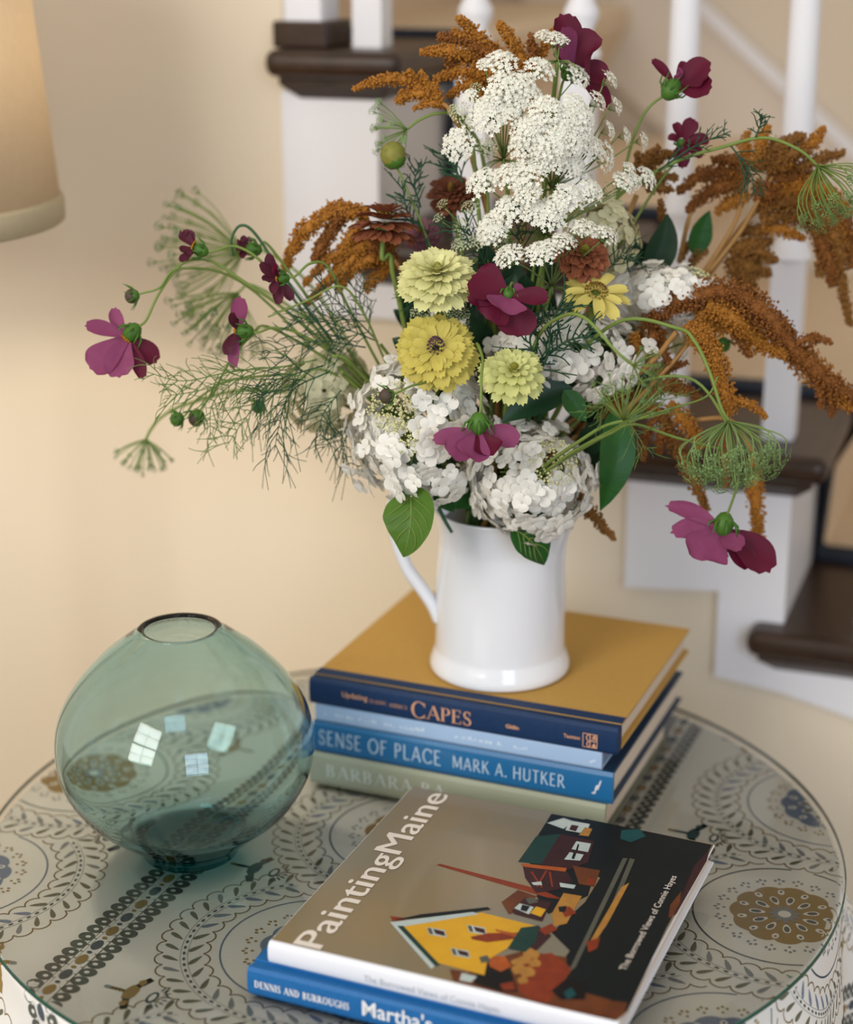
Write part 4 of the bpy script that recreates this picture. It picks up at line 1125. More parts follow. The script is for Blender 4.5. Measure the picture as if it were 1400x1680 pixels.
def bud(label, c, r_, path, mt=bud_m, spiky=True, jug=True, smt=None):
    C = B(*c); rt = root('flower_bud', C, label, 'bud', 'flower buds')
    mb = MB(); q = r_ * PXM; mb.blob(C, (q, q, q * 1.05), 0, None, 6, 10); part('bud_head', mb, mt, rt)
    p = pts3(path); bd = (p[0] - C).normalized(); fm = frame(C, bd).to_3x3(); mb = MB()
    mb.blob(C + bd * q * .35, (q * .95, q * .95, q * .8), 0, fm, 5, 10)
    if spiky:
        for k in range(8):
            a = k * .785 + .2; e = fm @ V((math.cos(a), math.sin(a), 0))
            mb.tube([C + bd * q * .8 + e * q * .4, C + bd * q * .2 + e * q * 1.3, C - bd * q * .5 + e * q * (1.7 + R(-.3, .5))], [.0007, .0008, .0002], 4)
    part('calyx', mb, calyx_g, rt)
    stem(rt, [C + bd * q * .9] + path, .0009, .0014, smt, jug=jug)
bud('tiny purple bud on a side shoot at the far left', (216, 486, .04), 11, [(238, 480, .04), (262, 472, .04), (300, 440, .03), (420, 480, .0), (650, 720, .0)])
bud('round dark bud hanging low on the left', (322, 686, .05), 13, [(332, 668, .05), (352, 640, .05), (378, 592, .05), (412, 552, .05), (450, 540, .04), (600, 640, .02)])
bud('small green bud low on the left', (290, 688, .04), 11, [(305, 680, .04), (330, 650, .04), (400, 620, .03), (560, 640, .02)], calyx_g)
bud('pale green bud cluster low between feathery leaves', (424, 668, .05), 10, [(440, 655, .05), (480, 630, .04), (560, 620, .03)], calyx_g)
bud('large scaly green zinnia bud at the upper left', (645, 254, .0), 20, [(652, 275, .0), (672, 320, .0), (700, 390, .0), (740, 520, .0)], mat('bud_yellow_green', (150, 140, 60), 0.6, (100, 110, 50), 200, .8), False)
bud('small dark bud resting on the large white hydrangea', (634, 650, .145), 11, [(650, 645, .14), (690, 630, .12), (740, 640, .08)], bud_m, True)
bud('green bud below the rust plume on the right', (1188, 566, .0), 11, [(1184, 550, .0), (1160, 560, .0), (1060, 600, .0)], calyx_g, True)

# ---- zinnias
def zin_petal_mesh(nm, mt, L=1.0, W=0.34, curl=0.1, cup=0.12):
    mb = MB()
    petal_grid(mb, (0.16, 0, 0), (0.16 + (L - .16) * .5, 0, curl), (L, 0, curl * 0.2), W, (0, 0, -1), -cup, 6, 6, 0.045, 0.5, 0.8, tipw=0.93)
    return mb.mesh(nm, mt)
def zinnia(label, c, face, Rpx, mt, rows, disc, dmt, path, dome=0.0, jitter=0.06, cmt=None, smt=stem_g, cat_group='zinnias', thick=2.2):
    C = B(*c); rt = root('zinnia', C, label, 'flower', cat_group)
    fm = frame(C, D(*face), R(0, 1)); L0 = M.Translation(-C)
    me = [zin_petal_mesh('petal', mt, 1, w_, R(.06, .14), .12) for w_ in (.34, .39, .44)]
    for (n, len_, tilt, z) in rows:
        off = R(0, 6)
        for k in range(n):
            a = off + 2 * math.pi * k / n + R(-jitter, jitter)
            s = Rpx * PXM * len_ * R(.93, 1.06)
            mw = fm @ M.Translation((0, 0, z * Rpx * PXM)) @ M.Rotation(a, 4, 'Z') @ M.Rotation(-math.radians(tilt + R(-6, 6)), 4, 'Y') @ M.Scale(s, 4)
            link('petal', rnd.choice(me), rt, L0 @ mw)
    if disc:
        mb = MB(); q = disc * PXM
        for k in range(60):
            a = k * 2.399; r_ = q * math.sqrt(k / 60.0)
            mb.octa((fm @ V((r_ * math.cos(a), r_ * math.sin(a), (rows[-1][3] + .02) * Rpx * PXM + 0.0035 * (1 - (r_ / q) ** 2) * thick))), 0.0012)
        part('disc', mb, dmt, rt)
    ax = (fm.to_3x3() @ V((0, 0, 1))).normalized()
    mb = MB(); mb.blob(C - ax * 0.006, (Rpx * PXM * .3, Rpx * PXM * .3, 0.007), 0, fm.to_3x3(), 5, 12); part('calyx', mb, calyx_g, rt)
    stem(rt, [C - ax * 0.009, C - ax * 0.03] + path, .0024, .0024, smt)
    return rt
dbl = [(18, 1.0, -14, .0), (18, .96, -2, .05), (17, .88, 8, .10), (15, .75, 18, .15), (13, .60, 30, .19), (10, .44, 46, .22), (8, .30, 64, .23), (5, .2, 78, .23)]
sgl = [(17, 1.0, -10, .0), (16, .92, 0, .05), (15, .80, 8, .09), (13, .64, 14, .12)]
zinnia('full pale lime zinnia on top, above the purple-eyed one', (718, 458, .085), (0.0, 0.78, 0.75), 62, zin_pale, dbl, 7, disc_grn, [(735, 540, .05), (760, 680, .02)])
zinnia('yellow zinnia with a dark purple eye', (716, 576, .095), (-0.05, 0.35, 1), 63, zin_yel, [(18, 1.0, -14, .0), (17, .94, -4, .06), (16, .84, 4, .11), (14, .70, 10, .15), (12, .54, 14, .18)], 14, disc_pur, [(740, 640, .04)], thick=5)
zinnia('lime zinnia just above the gap over the jug', (842, 614, .11), (0.05, 0.5, 0.8), 51, zin_lime, [(14, 1.0, -14, 0), (13, .9, 0, .06), (12, .75, 14, .12), (10, .55, 30, .17), (8, .38, 50, .2)], 8, disc_grn, [(830, 700, .05)])
zinnia('butter yellow zinnia with a brown eye on the right', (978, 482, .07), (0.1, 0.72, 0.75), 53, zin_butter, [(9, 1.0, -10, 0), (8, .86, 2, .06)], 19, disc_brn, [(960, 560, .03), (900, 700, .01)], jitter=.15)
zinnia('rust zinnia in profile at the upper left', (630, 366, .02), (0.05, 1.0, 0.16), 56, zin_rust, [(18, 1.0, -24, -.12), (17, .96, -10, .0), (15, .85, 6, .10), (12, .65, 24, .18), (9, .45, 40, .22)], 12, disc_grn, [(640, 420, .02), (650, 470, .02), (700, 640, .01)], smt=stem_g)
zinnia('dark brown zinnia half hidden left of the white lace', (742, 320, -.04), (-0.1, 0.6, 0.7), 42, zin_brown, dbl, 6, disc_brn, [(760, 420, -.03)])
zinnia('brown ruffled zinnia under the white lace on the right', (955, 422, .05), (0.2, 0.55, 0.75), 44, zin_rust, dbl, 9, disc_grn, [(940, 520, .02)], jitter=.2)
zinnia('mauve zinnia deep behind the rust one', (692, 385, -.05), (-0.2, 0.4, 0.8), 30, mat('zinnia_mauve', (140, 92, 100), .65, (120, 74, 86), 90, .9, rand=.1), dbl, 5, disc_brn, [(720, 480, -.04)])

# ---- hydrangea panicles
def floret_mesh(mt, k):
    mb = MB()
    for j in range(4):
        a = j * math.pi / 2 + R(-.18, .18)
        e = V((math.cos(a), math.sin(a), 0)); s_ = R(.85, 1.1)
        petal_grid(mb, e * 0.0006 + V((0, 0, -.001)), e * 0.005 * s_ + V((0, 0, .0012)), e * 0.0098 * s_ + V((0, 0, R(-.0012, .0012))), 0.0098 * R(.85, 1.08), (0, 0, 1), R(-.1, .05), 4, 4, 0.0, 0.35, 0.6, tipw=.72)
    mb.octa((0, 0, 0.0006), 0.0011)
    return mb.mesh('floret', mt)
FL_W = [floret_mesh(hyd_w, k) for k in range(6)]; FL_C = [floret_mesh(hyd_c, k) for k in range(5)]
def hydrangea(label, c, rx, ry, rz, n, kinds, path, tiltd=(0, .2, 1), buds=(), leaves=(), smin=.8, smax=1.15, clipz=None):
    """n florets over the front of an ellipsoid; buds: (dx, dy, r) tight bead clusters"""
    C = B(*c); rt = root('hydrangea', C, label, 'flower', 'hydrangea heads')
    ex, ey, ez = RT * rx * PXM, UP * ry * PXM, -FW * rz
    cnt = 0; k = 0
    while cnt < n and k < n * 6:
        k += 1
        y = 1 - 2 * (k + .5) / (n * 1.9) if False else R(-1, 1)
        a = R(0, 6.283); q = math.sqrt(1 - y * y)
        d = V((q * math.cos(a), y, q * math.sin(a)))
        if d.z < -0.35: continue
        if any((d.x * rx - b[0]) ** 2 + (-d.y * ry - b[1]) ** 2 < (b[2] * .85) ** 2 and d.z > 0 for b in buds): continue
        sh = R(.80, 1.04) * (1 + .09 * math.sin(5 * a + 3 * y) + .06 * math.sin(9 * y + 2 * a))
        p = C + ex * d.x * sh + ey * d.y * sh + ez * d.z * sh
        nrm = (RT * d.x / rx * 100 + UP * d.y / ry * 100 - FW * d.z * PXM / rz * 100 + V((R(-.5, .5), R(-.5, .5), R(-.5, .5))) * .9).normalized()
        link('floret', rnd.choice(kinds), rt, M.Translation(-C) @ frame(p, nrm, R(0, 6.28), R(smin, smax))); cnt += 1
    if buds:
        mb = MB()
        for (bx, by, br) in buds:
            for j in range(int(br * br * 0.20)):
                a, q = R(0, 6.28), br * math.sqrt(R(0, 1))
                x, y = bx + q * math.cos(a), by + q * math.sin(a)
                e2 = 1 - (x / rx) ** 2 - (y / ry) ** 2
                if e2 <= 0: continue
                mb.octa(C + RT * x * PXM - UP * y * PXM - FW * (rz * math.sqrt(e2) * R(.75, 1.02)), R(.0008, .0017))
        o = part('unopened_buds', mb, hyd_b, rt); o['kind'] = 'stuff'
    mb = MB()
    for j in range(46):   # branching flower stalks
        y = R(-.9, .9); a = R(0, 6.283); q = math.sqrt(1 - y * y)
        p = C + ex * q * math.cos(a) * .8 + ey * y * .8 + ez * q * math.sin(a) * .8
        mb.tube([C - ey * .5 * R(.2, 1), C + (p - C) * .5 + UP * .004, p], [.0010, .0007, .0004], 4)
    part('flower_stalks', mb, stem_g, rt)
    for lf in leaves: leaf(rt, *lf[0], **lf[1])
    stem(rt, [C - ey * .6] + path, .0022, .0026, stem_d)
    return rt
hydrangea('large white hydrangea at the front left over the jug handle', (690, 705, .065), 108, 112, .058, 300, FL_W, [], buds=((-42, -34, 40), (-20, 18, 26)), leaves=(
    (((672, 800, .10), (662, 914, .125), 82), dict(mt=leaf_l, bend=(14, 0, .02), nrm=D(-.35, .25, 1), veins=True)),
    (((715, 805, .06), (745, 840, .075), 30), dict(mt=leaf_m)), (((655, 780, .08), (648, 812, .09), 34), dict(mt=leaf_m)),
    (((790, 790, .05), (745, 835, .075), 60), dict(mt=leaf_m))))
hydrangea('white hydrangea at the front hanging over the rim of the jug', (872, 790, .070), 92, 86, .055, 235, FL_W, [], buds=((30, -28, 38),), leaves=(
    (((838, 866, .085), (893, 927, .083), 62), dict(mt=leaf_m, bend=(12, 14, .012), nrm=D(.25, .2, 1), veins=True)),
    (((812, 800, .04), (770, 830, .07), 50), dict(mt=leaf_d))))
hydrangea('wide white hydrangea on the right behind the lime zinnia', (922, 585, .035), 120, 66, .05, 190, FL_W, [(890, 680, .02)], leaves=(
    (((940, 636, .075), (822, 694, .085), 50), dict(mt=leaf_d, bend=(0, 14, .0))), (((925, 640, .08), (962, 692, .085), 34), dict(mt=leaf_m))))
hydrangea('cream white hydrangea at the right under the rust plume', (1098, 486, -.01), 82, 50, .045, 130, FL_W, [(1040, 560, .0), (930, 700, .0)], buds=((52, -34, 24),))
hydrangea('cream hydrangea in shade at the left behind the feathery leaves', (535, 635, -.01), 68, 80, .05, 110, FL_C, [(640, 720, -.01)])
hydrangea('greenish cream hydrangea behind the white lace', (985, 392, -.02), 58, 58, .045, 90, FL_C, [(930, 520, -.01)])
hydrangea('cream hydrangea low on the right among the rust tassels', (1060, 560, -.04), 70, 60, .045, 60, FL_C, [(960, 680, -.01)])

# ---- white lace umbels
def lace_mesh(n, mt, r_=0.0135, fl=0.0023, flat=.55, open_=1.0):
    mb = MB()
    for k in range(n):
        a = k * 2.399 + R(-.2, .2); q = math.sqrt((k + .5) / n) * R(.9, 1.08)
        c = V((r_ * q * math.cos(a), r_ * q * math.sin(a), r_ * flat * (1 - q * q) + R(-.0012, .0012)))
        nrm = V((c.x * .6, c.y * .6, r_)).normalized() + V((R(-.3, .3), R(-.3, .3), 0)); fm = frame(c, nrm, R(0, 6))
        # five tiny petals round a centre
        i = len(mb.v); s = fl * R(.8, 1.2)
        mb.v.append(fm @ V((0, 0, -s * .15)))
        for j in range(10):
            rr = s if j % 2 == 0 else s * .5
            mb.v.append(fm @ V((rr * math.cos(j * .628), rr * math.sin(j * .628), s * .22 if j % 2 == 0 else 0)))
        for j in range(10): mb.face((i, i + 1 + j, i + 1 + (j + 1) % 10))
    return mb
def umbellet_meshes(mt, n, **kw):
    out = []
    for k in range(4):
        mb = lace_mesh(n, mt, **kw)
        # stalks of the florets
        for j in range(12):
            a = j * .52; q = .0105
            mb.tube([V((0, 0, -.011)), V((q * math.cos(a) * .6, q * math.sin(a) * .6, -.003))], [.0004, .0003], 3, 1)
        out.append(mb.mesh('umbellet', [mt, lace_ray]))
    return out
UM_W = umbellet_meshes(lace_w, 96); UM_C = umbellet_meshes(lace_c, 44, r_=.0125, fl=.0016); UM_G = umbellet_meshes(lace_g, 34, r_=.010, fl=.0017)
UM_D = umbellet_meshes(lace_dark, 16, r_=.008, fl=.0020)
def umbel(label, hub, items, path, meshes, name='lace_flower', t_fn=None, face_fn=None, ray_mt=None, cat='flower', group='lace umbels', ray_r=.0007, smt=None, base_px=47.0, bracts=True, arch=0.0, jug=True):
    H = B(*hub); rt = root(name, H, label, cat, group)
    rb = MB()
    for it in items:
        x, y, r_ = it[:3]; t = it[3] if len(it) > 3 else t_fn(x, y)
        p = B(x, y, t); f_ = face_fn(x, y)
        link('umbellet', rnd.choice(meshes), rt, M.Translation(-H) @ frame(p, f_, R(0, 6.28), r_ / (base_px / 2)))
        mid = (H + p) / 2 + f_ * (arch if arch else .004)
        rb.tube(smooth_path([H, mid, p - f_ * .006], 4), ray_r, 4)
    if bracts:
        for k in range(8):
            a = k * .785; e = RT * math.cos(a) + FW * math.sin(a)
            rb.tube([H, H + e * .012 - UP * .002, H + e * .022 - UP * .010], [.0008, .0007, .0002], 4)
    part('ray', rb, ray_mt or lace_ray, rt)
    stem(rt, [H] + path, .0018, .0022, smt or stem_g, jug=jug)
    return rt
Z = lambda L: [(700 + x / 3.5, 60 + y / 3.5, r_ / 3.5 * 1.03) for x, y, r_ in L]
upper = Z([(430, 150, 80), (335, 160, 42), (650, 190, 78), (440, 290, 88), (540, 270, 78), (590, 335, 66), (370, 450, 100), (470, 430, 66), (185, 620, 88), (345, 400, 60), (520, 370, 60), (870, 230, 70), (250, 340, 40), (400, 360, 60)])
cream = Z([(200, 440, 66), (350, 635, 60), (280, 300, 40), (260, 500, 50), (150, 420, 34)])
mid = Z([(580, 540, 84), (690, 430, 88), (555, 630, 74), (680, 640, 74), (740, 600, 92), (840, 580, 88), (850, 390, 66), (885, 470, 84), (820, 480, 60), (980, 370, 58), (1050, 250, 56), (1085, 400, 50), (1045, 540, 50), (1140, 570, 46), (1240, 600, 50), (1020, 690, 84), (950, 640, 64), (840, 735, 66), (750, 700, 74), (640, 500, 60), (780, 540, 70), (900, 560, 60)])
lower = Z([(470, 800, 80), (590, 780, 88), (660, 720, 66), (320, 840, 88), (580, 900, 74), (470, 1000, 84), (385, 1100, 84), (820, 920, 80), (940, 890, 70), (700, 1030, 90), (620, 1010, 66), (1130, 840, 66), (1260, 810, 64), (1165, 760, 40), (540, 830, 60), (1190, 830, 50), (760, 960, 60), (350, 1130, 60)])
bottom = Z([(920, 1110, 74), (1035, 1140, 64), (790, 1175, 64), (650, 1250, 84), (470, 1265, 78), (870, 1120, 50), (720, 1210, 60)])
sparse = Z([(230, 1180, 58), (180, 1200, 44), (250, 980, 54), (70, 1040, 36), (90, 960, 34), (430, 1190, 58), (200, 1090, 50), (300, 1180, 50), (915, 800, 50), (1050, 885, 56)])
def tf(xc, yc, t0, k, Rr): return lambda x, y: t0 - k * (((x - xc) / Rr) ** 2 + ((y - yc) / Rr) ** 2)
def ff(xc, yc, Rr, up=.35, c=1.15): return lambda x, y: D((x - xc) / Rr, (yc - y) / Rr * .8 + up, c)
umbel('big white lace umbel at the top left of the bouquet', (826, 262, .0), upper, [(835, 400, -.01)], UM_W, t_fn=tf(830, 170, .065, .03, 100), face_fn=ff(830, 180, 130))
umbel('cream lace umbel going over at the left of the white lace', (776, 238, -.03), cream, [(790, 400, -.02)], UM_C, t_fn=lambda x, y: .015, face_fn=ff(830, 180, 120))
umbel('widest white lace umbel in the upper middle', (905, 310, -.0), mid, [(890, 450, .0)], UM_W, t_fn=tf(905, 220, .075, .035, 100), face_fn=lambda x, y: D((x - 890) / 75, (230 - y) / 150 + .25, 1.3 if x < 980 else .45))
umbel('lower white lace umbel spreading above the zinnias', (895, 385, -.0), lower, [(880, 480, .0)], UM_W, t_fn=tf(890, 320, .075, .025, 110), face_fn=ff(890, 330, 150, .5, 1.1))
umbel('small white lace umbel just above the burgundy cosmos', (905, 470, .03), bottom, [(890, 560, .02)], UM_W, t_fn=lambda x, y: .085, face_fn=ff(900, 400, 130, .75, .7))
umbel('sparse lace umbel with tiny cream blossoms at the left of the white lace', (800, 420, -.01), sparse, [(810, 520, .0)], UM_C, t_fn=lambda x, y: .03, face_fn=ff(800, 380, 120, .5, .8))
umbel('single little lace head at the very top', (915, 100, .02), [(908, 64, 17, .03), (892, 58, 13, .03), (922, 68, 12, .03)], [(905, 200, .0), (890, 400, .0)], UM_W, face_fn=lambda x, y: D(-.1, .8, .6), t_fn=None)
umbel('greenish lace umbel half hidden between the two left zinnias', (722, 560, .0), [(690 + 22 * (k % 4) + R(-5, 5), 496 + 20 * (k // 4) + R(-4, 4), 14, .045) for k in range(12)], [(740, 640, .0)], UM_C, face_fn=lambda x, y: D(0, .4, .9))
def seedhead(label, hub, R0, n, axis, path, t_spread=.5, mesh=UM_G, curl=.4, r_=(11, 16), ray_mt=None, arch=.0, smt=None, jug=True):
    """nodding green umbel: rays fan out around the axis"""
    H = B(*hub); ax = D(*axis); s1 = ax.orthogonal().normalized(); s2 = ax.cross(s1)
    rt = root('green_umbel', H, label, 'seed head', 'green umbels'); rb = MB()
    for k in range(n):
        a = k * 2.399; q = math.sqrt((k + .5) / n)
        d = (ax * (1 - .55 * q * q * t_spread) + (s1 * math.cos(a) + s2 * math.sin(a)) * q * t_spread * 1.25).normalized()
        Lr = R0 * PXM * R(.85, 1.08)
        p = H + d * Lr
        side = (s1 * math.cos(a) + s2 * math.sin(a))
        mid_ = H + d * Lr * .5 + side * (Lr * curl * q * .35)
        rb.tube(smooth_path([H, mid_, p], 5), [.0006] * 5 + [.0006] * 5 + [.0005], 4)
        link('umbellet', rnd.choice(mesh), rt, M.Translation(-H) @ frame(p, d, R(0, 6), R(*r_) / 20))
    part('ray', rb, ray_mt or lace_ray, rt)
    stem(rt, [H] + path, .0013, .0019, smt or stem_g, jug=jug)
seedhead('nodding green umbel low at the far left', (240, 720, -.07), 60, 26, (-.1, -1, .2), [(248, 704, -.07), (268, 682, -.07), (310, 662, -.07), (420, 640, -.05), (600, 680, -.02)], .85, UM_D, .2, (5, 9), lace_ray)
seedhead('soft grey green umbel at the upper left in the background', (400, 412, -.14), 150, 44, (-1, -.1, -.1), [(430, 410, -.13), (520, 480, -.10), (660, 700, -.03)], .75, UM_D, .3, (9, 14), stem_g)
seedhead('dark green umbel with hanging blossoms left of the middle', (390, 480, -.09), 110, 40, (-.45, -.9, .1), [(420, 470, -.09), (520, 540, -.06), (660, 700, -.02)], .75, UM_D, .2, (8, 13), stem_g)
seedhead('green basket-shaped umbel hanging at the right in front of the tread', (1196, 690, .17), 96, 46, (.08, -1, .15), [(1184, 670, .17), (1165, 612, .16), (1140, 560, .14), (1110, 538, .12), (1010, 530, .09), (900, 640, .04)], .70, UM_G, 1.1, (11, 16), lace_ray)
seedhead('green umbel arching over the amber plume at the far right', (1342, 272, .02), 92, 34, (.45, -.85, .2), [(1310, 245, .02), (1255, 226, .01), (1190, 240, .0), (1100, 270, -.01), (1000, 340, -.02), (920, 520, -.02)], .62, UM_G, .7, (8, 12), stem_g)
seedhead('small airy green umbel at the upper left by the post', (668, 212, -.02), 62, 18, (-.85, -.35, .2), [(690, 196, -.02), (722, 186, -.02), (760, 200, -.03), (800, 320, -.03)], .9, UM_G, .2, (6, 9), lace_ray)
seedhead('fuzzy out-of-focus green umbel at the front right', (1024, 690, .20), 66, 22, (.2, .75, .3), [(990, 700, .19), (948, 726, .17), (900, 760, .12), (860, 800, .08)], .95, UM_D, .3, (6, 10), stem_g)
seedhead('tiny green umbel on the slender shoot at the front right', (1040, 600, .19), 40, 12, (.6, -.2, .4), [(1010, 575, .19), (960, 522, .17), (920, 520, .14), (880, 560, .10), (850, 680, .06)], .9, UM_D, .3, (5, 8), stem_g)

# ---- amaranth
def tassel(path, r_px, mt_i=0, taper=.35, dens=1.0, start=.5):
    p = smooth_path(pts3(path), 8); n = len(p); mb = MB()
    L = sum((p[k + 1] - p[k]).length for k in range(n - 1)); r0 = r_px * PXM * 1.15
    ph = R(0, 9)
    def rad(u): 
        g = (start + (1 - start) * min(1, u / .25)) * (1 - (1 - taper) * max(0, (u - .35) / .65) ** 1.6)
        return r0 * g * (1 + .16 * math.sin(u * L * 900 + ph) + .1 * math.sin(u * L * 1700))
    mb.tube(p, [max(.0006, rad(k / (n - 1)) * .52) for k in range(n)], 7)
    cnt = int(min(2600, dens * 2 * math.pi * r0 * .75 * L / 5.2e-6))
    for k in range(cnt):
        u = R(0, 1); f_ = u * (n - 1); i = min(n - 2, int(f_)); q = f_ - i
        c = p[i].lerp(p[i + 1], q); t = (p[i + 1] - p[i]).normalized(); s1 = t.orthogonal().normalized(); s2 = t.cross(s1)
        a = R(0, 6.283); rr = rad(u) * R(.52, 1.04)
        mb.octa(c + (s1 * math.cos(a) + s2 * math.sin(a)) * rr + t * R(-.001, .001), R(.0009, .0017), 0)
    return mb
def amaranth(label, strands, branches, path, mts, t0=0.0, group='amaranth plumes', base=None):
    b = strands[0][0][0]; H = B(*base) if base else B(*b) if len(b) == 3 else B(b[0], b[1], t0)
    rt = root('amaranth', H, label, 'flower', group)
    fx = lambda P: [q if len(q) == 3 else (q[0], q[1], t0 + R(-.008, .008)) for q in P]
    for s in strands:
        part('tassel', tassel(fx(s[0]), s[1], 0, s[2] if len(s) > 2 else .35), mts[s[3] if len(s) > 3 else rnd.randrange(len(mts))], rt)
    for br in branches:
        mb = MB(); p = smooth_path(pts3(fx(br)), 6); mb.tube(p, [.0026 - .0012 * k / (len(p) - 1) for k in range(len(p))], 6); part('branch', mb, am_stem, rt)
    if path is not None: stem(rt, path, .0024, .0026, am_stem)
    return rt
amaranth('amber amaranth plume fanning out at the top left of the lace', [
    ([(868, 128), (800, 100), (740, 84), (690, 86)], 12), ([(866, 124), (815, 88), (775, 50), (752, 28)], 12), ([(870, 120), (850, 82), (832, 55), (818, 36)], 11), ([(862, 132), (800, 120), (750, 118), (712, 130)], 12),
    ([(850, 140), (800, 132), (765, 140), (735, 158)], 11), ([(866, 122), (805, 88), (755, 66), (718, 60)], 12), ([(878, 118), (876, 88), (870, 56)], 9), ([(858, 130), (815, 104), (770, 96), (730, 104)], 13), ([(850, 128), (820, 96), (790, 72), (742, 50)], 12),
    ([(860, 140), (830, 110), (800, 95)], 14), ([(880, 110), (900, 66), (925, 30)], 7), ([(850, 150), (810, 120), (770, 118)], 13), ([(845, 155), (800, 150), (772, 162)], 10)], [[(872, 150), (860, 135), (840, 110)]], [(872, 150, -.03), (868, 260, -.03), (850, 480, -.02)], [am_o, am_o, am_r], -.035)
amaranth('amber amaranth sprig drooping in front of the upper tread', [
    ([(705, 150), (662, 130), (620, 133), (580, 146)], 10), ([(712, 160), (692, 142), (670, 114)], 8), ([(716, 162), (704, 142), (690, 116)], 8), ([(720, 164), (690, 152), (664, 158), (654, 168)], 11),
    ([(735, 176), (704, 168), (678, 180)], 7), ([(724, 166), (716, 152), (712, 134)], 8), ([(715, 162), (700, 150), (684, 142)], 12)], [[(745, 190), (735, 176), (718, 164)]], [(745, 190, -.02), (775, 260, -.03), (820, 480, -.02)], [am_o], -.02)
amaranth('amber amaranth arching down at the left shoulder of the bouquet', [
    ([(606, 348), (555, 345), (505, 375), (482, 405), (467, 442)], 15), ([(600, 352), (560, 352), (535, 400), (522, 450)], 11), ([(604, 360), (572, 392), (548, 450), (540, 462)], 10), ([(610, 385), (572, 432), (530, 470), (503, 500)], 9),
    ([(622, 398), (580, 408), (540, 425), (498, 468)], 11), ([(640, 420), (600, 428), (570, 450), (556, 476)], 12), ([(575, 345), (548, 372), (525, 405), (515, 428)], 11), ([(650, 428), (620, 405), (580, 402), (555, 412)], 15), ([(650, 440), (630, 425), (600, 430)], 16),
    ([(640, 440), (615, 455), (600, 478)], 11), ([(590, 345), (572, 350), (550, 340), (530, 352)], 12), ([(650, 400), (630, 395), (600, 380)], 14)], [[(680, 480), (650, 430), (615, 385)]], [(680, 480, -.02), (720, 600, -.01)], [am_o, am_o, am_r], -.02)
amaranth('big amber amaranth plume spreading at the upper right', [
    ([(1236, 270), (1250, 232), (1262, 205)], 11), ([(1230, 270), (1222, 240), (1228, 215)], 10), ([(1282, 280), (1318, 245), (1340, 228), (1354, 208)], 11), ([(1290, 285), (1340, 262), (1388, 250)], 11), ([(1270, 275), (1300, 232), (1322, 222)], 11), ([(1260, 280), (1290, 255), (1330, 250)], 15), ([(1240, 280), (1270, 245), (1300, 232)], 16),
    ([(1300, 325), (1345, 340), (1374, 400), (1382, 470), (1396, 535)], 13), ([(1290, 320), (1335, 350), (1352, 400), (1346, 455)], 18), ([(1310, 320), (1360, 335), (1392, 380), (1398, 440)], 16), ([(1300, 310), (1350, 312), (1400, 350)], 16), ([(1320, 330), (1372, 380), (1376, 430)], 18), ([(1340, 380), (1362, 430), (1366, 470)], 14),
    ([(1240, 335), (1290, 312), (1345, 322)], 14), ([(1250, 362), (1300, 355), (1345, 384)], 13), ([(1245, 350), (1290, 332), (1340, 345)], 14), ([(1250, 372), (1290, 378), (1320, 392)], 11),
    ([(1230, 292), (1190, 282), (1150, 288), (1112, 316)], 14), ([(1222, 302), (1182, 306), (1150, 325), (1128, 346)], 13), ([(1224, 296), (1196, 296), (1165, 312)], 15), ([(1230, 320), (1200, 330), (1176, 350)], 13), ([(1260, 290), (1300, 292), (1350, 290)], 15), ([(1240, 300), (1262, 320), (1290, 300)], 15), ([(1226, 275), (1200, 262), (1168, 262)], 10)],
    [[(1140, 470), (1180, 410), (1212, 350), (1222, 280)], [(1160, 450), (1215, 380), (1250, 320), (1268, 290)], [(1172, 432), (1225, 362), (1262, 336), (1310, 322)], [(1115, 430), (1130, 360), (1140, 345)]], [(1140, 470, -.07), (1080, 540, -.05), (960, 680, -.02)], [am_o, am_r, am_b], -.07)
amaranth('dark brown amaranth tuft under the plume at the right', [
    ([(1195, 408), (1235, 400), (1268, 396)], 11), ([(1200, 415), (1245, 412), (1276, 430)], 13), ([(1205, 420), (1238, 440), (1266, 450)], 14), ([(1205, 425), (1225, 455), (1238, 475)], 14), ([(1195, 425), (1208, 452), (1212, 470)], 13), ([(1215, 378), (1240, 380), (1262, 376)], 13), ([(1210, 400), (1232, 420), (1252, 425)], 17), ([(1160, 408), (1145, 420), (1130, 438)], 9), ([(1150, 400), (1130, 405), (1118, 425)], 9)],
    [[(1150, 470), (1180, 430), (1205, 400)]], [(1150, 470, -.08), (1060, 560, -.05), (960, 690, -.02)], [am_b], -.08)
amaranth('rust amaranth plume arching over to the right edge', [
    ([(1058, 545), (1085, 505), (1140, 484), (1200, 482), (1255, 512), (1300, 568), (1350, 618), (1412, 660)], 20, .7), ([(1160, 500), (1205, 525), (1245, 560), (1292, 585)], 19), ([(1180, 490), (1230, 500), (1280, 545), (1300, 575)], 22), ([(1290, 575), (1330, 600), (1370, 640), (1400, 672)], 22),
    ([(1308, 562), (1336, 554), (1366, 563)], 8), ([(1340, 622), (1346, 648), (1348, 672)], 8), ([(1372, 640), (1366, 665), (1364, 685)], 9), ([(1066, 525), (1095, 508), (1130, 502)], 15), ([(1080, 500), (1110, 494), (1145, 500)], 14), ([(1200, 540), (1222, 570), (1232, 585)], 9), ([(1090, 545), (1070, 552), (1045, 560)], 13), ([(1150, 510), (1160, 530), (1200, 540)], 18)],
    [[(1090, 620), (1130, 560), (1160, 520)]], [(1080, 625, .02), (1000, 680, .02)], [am_r, am_r, am_o], .02)
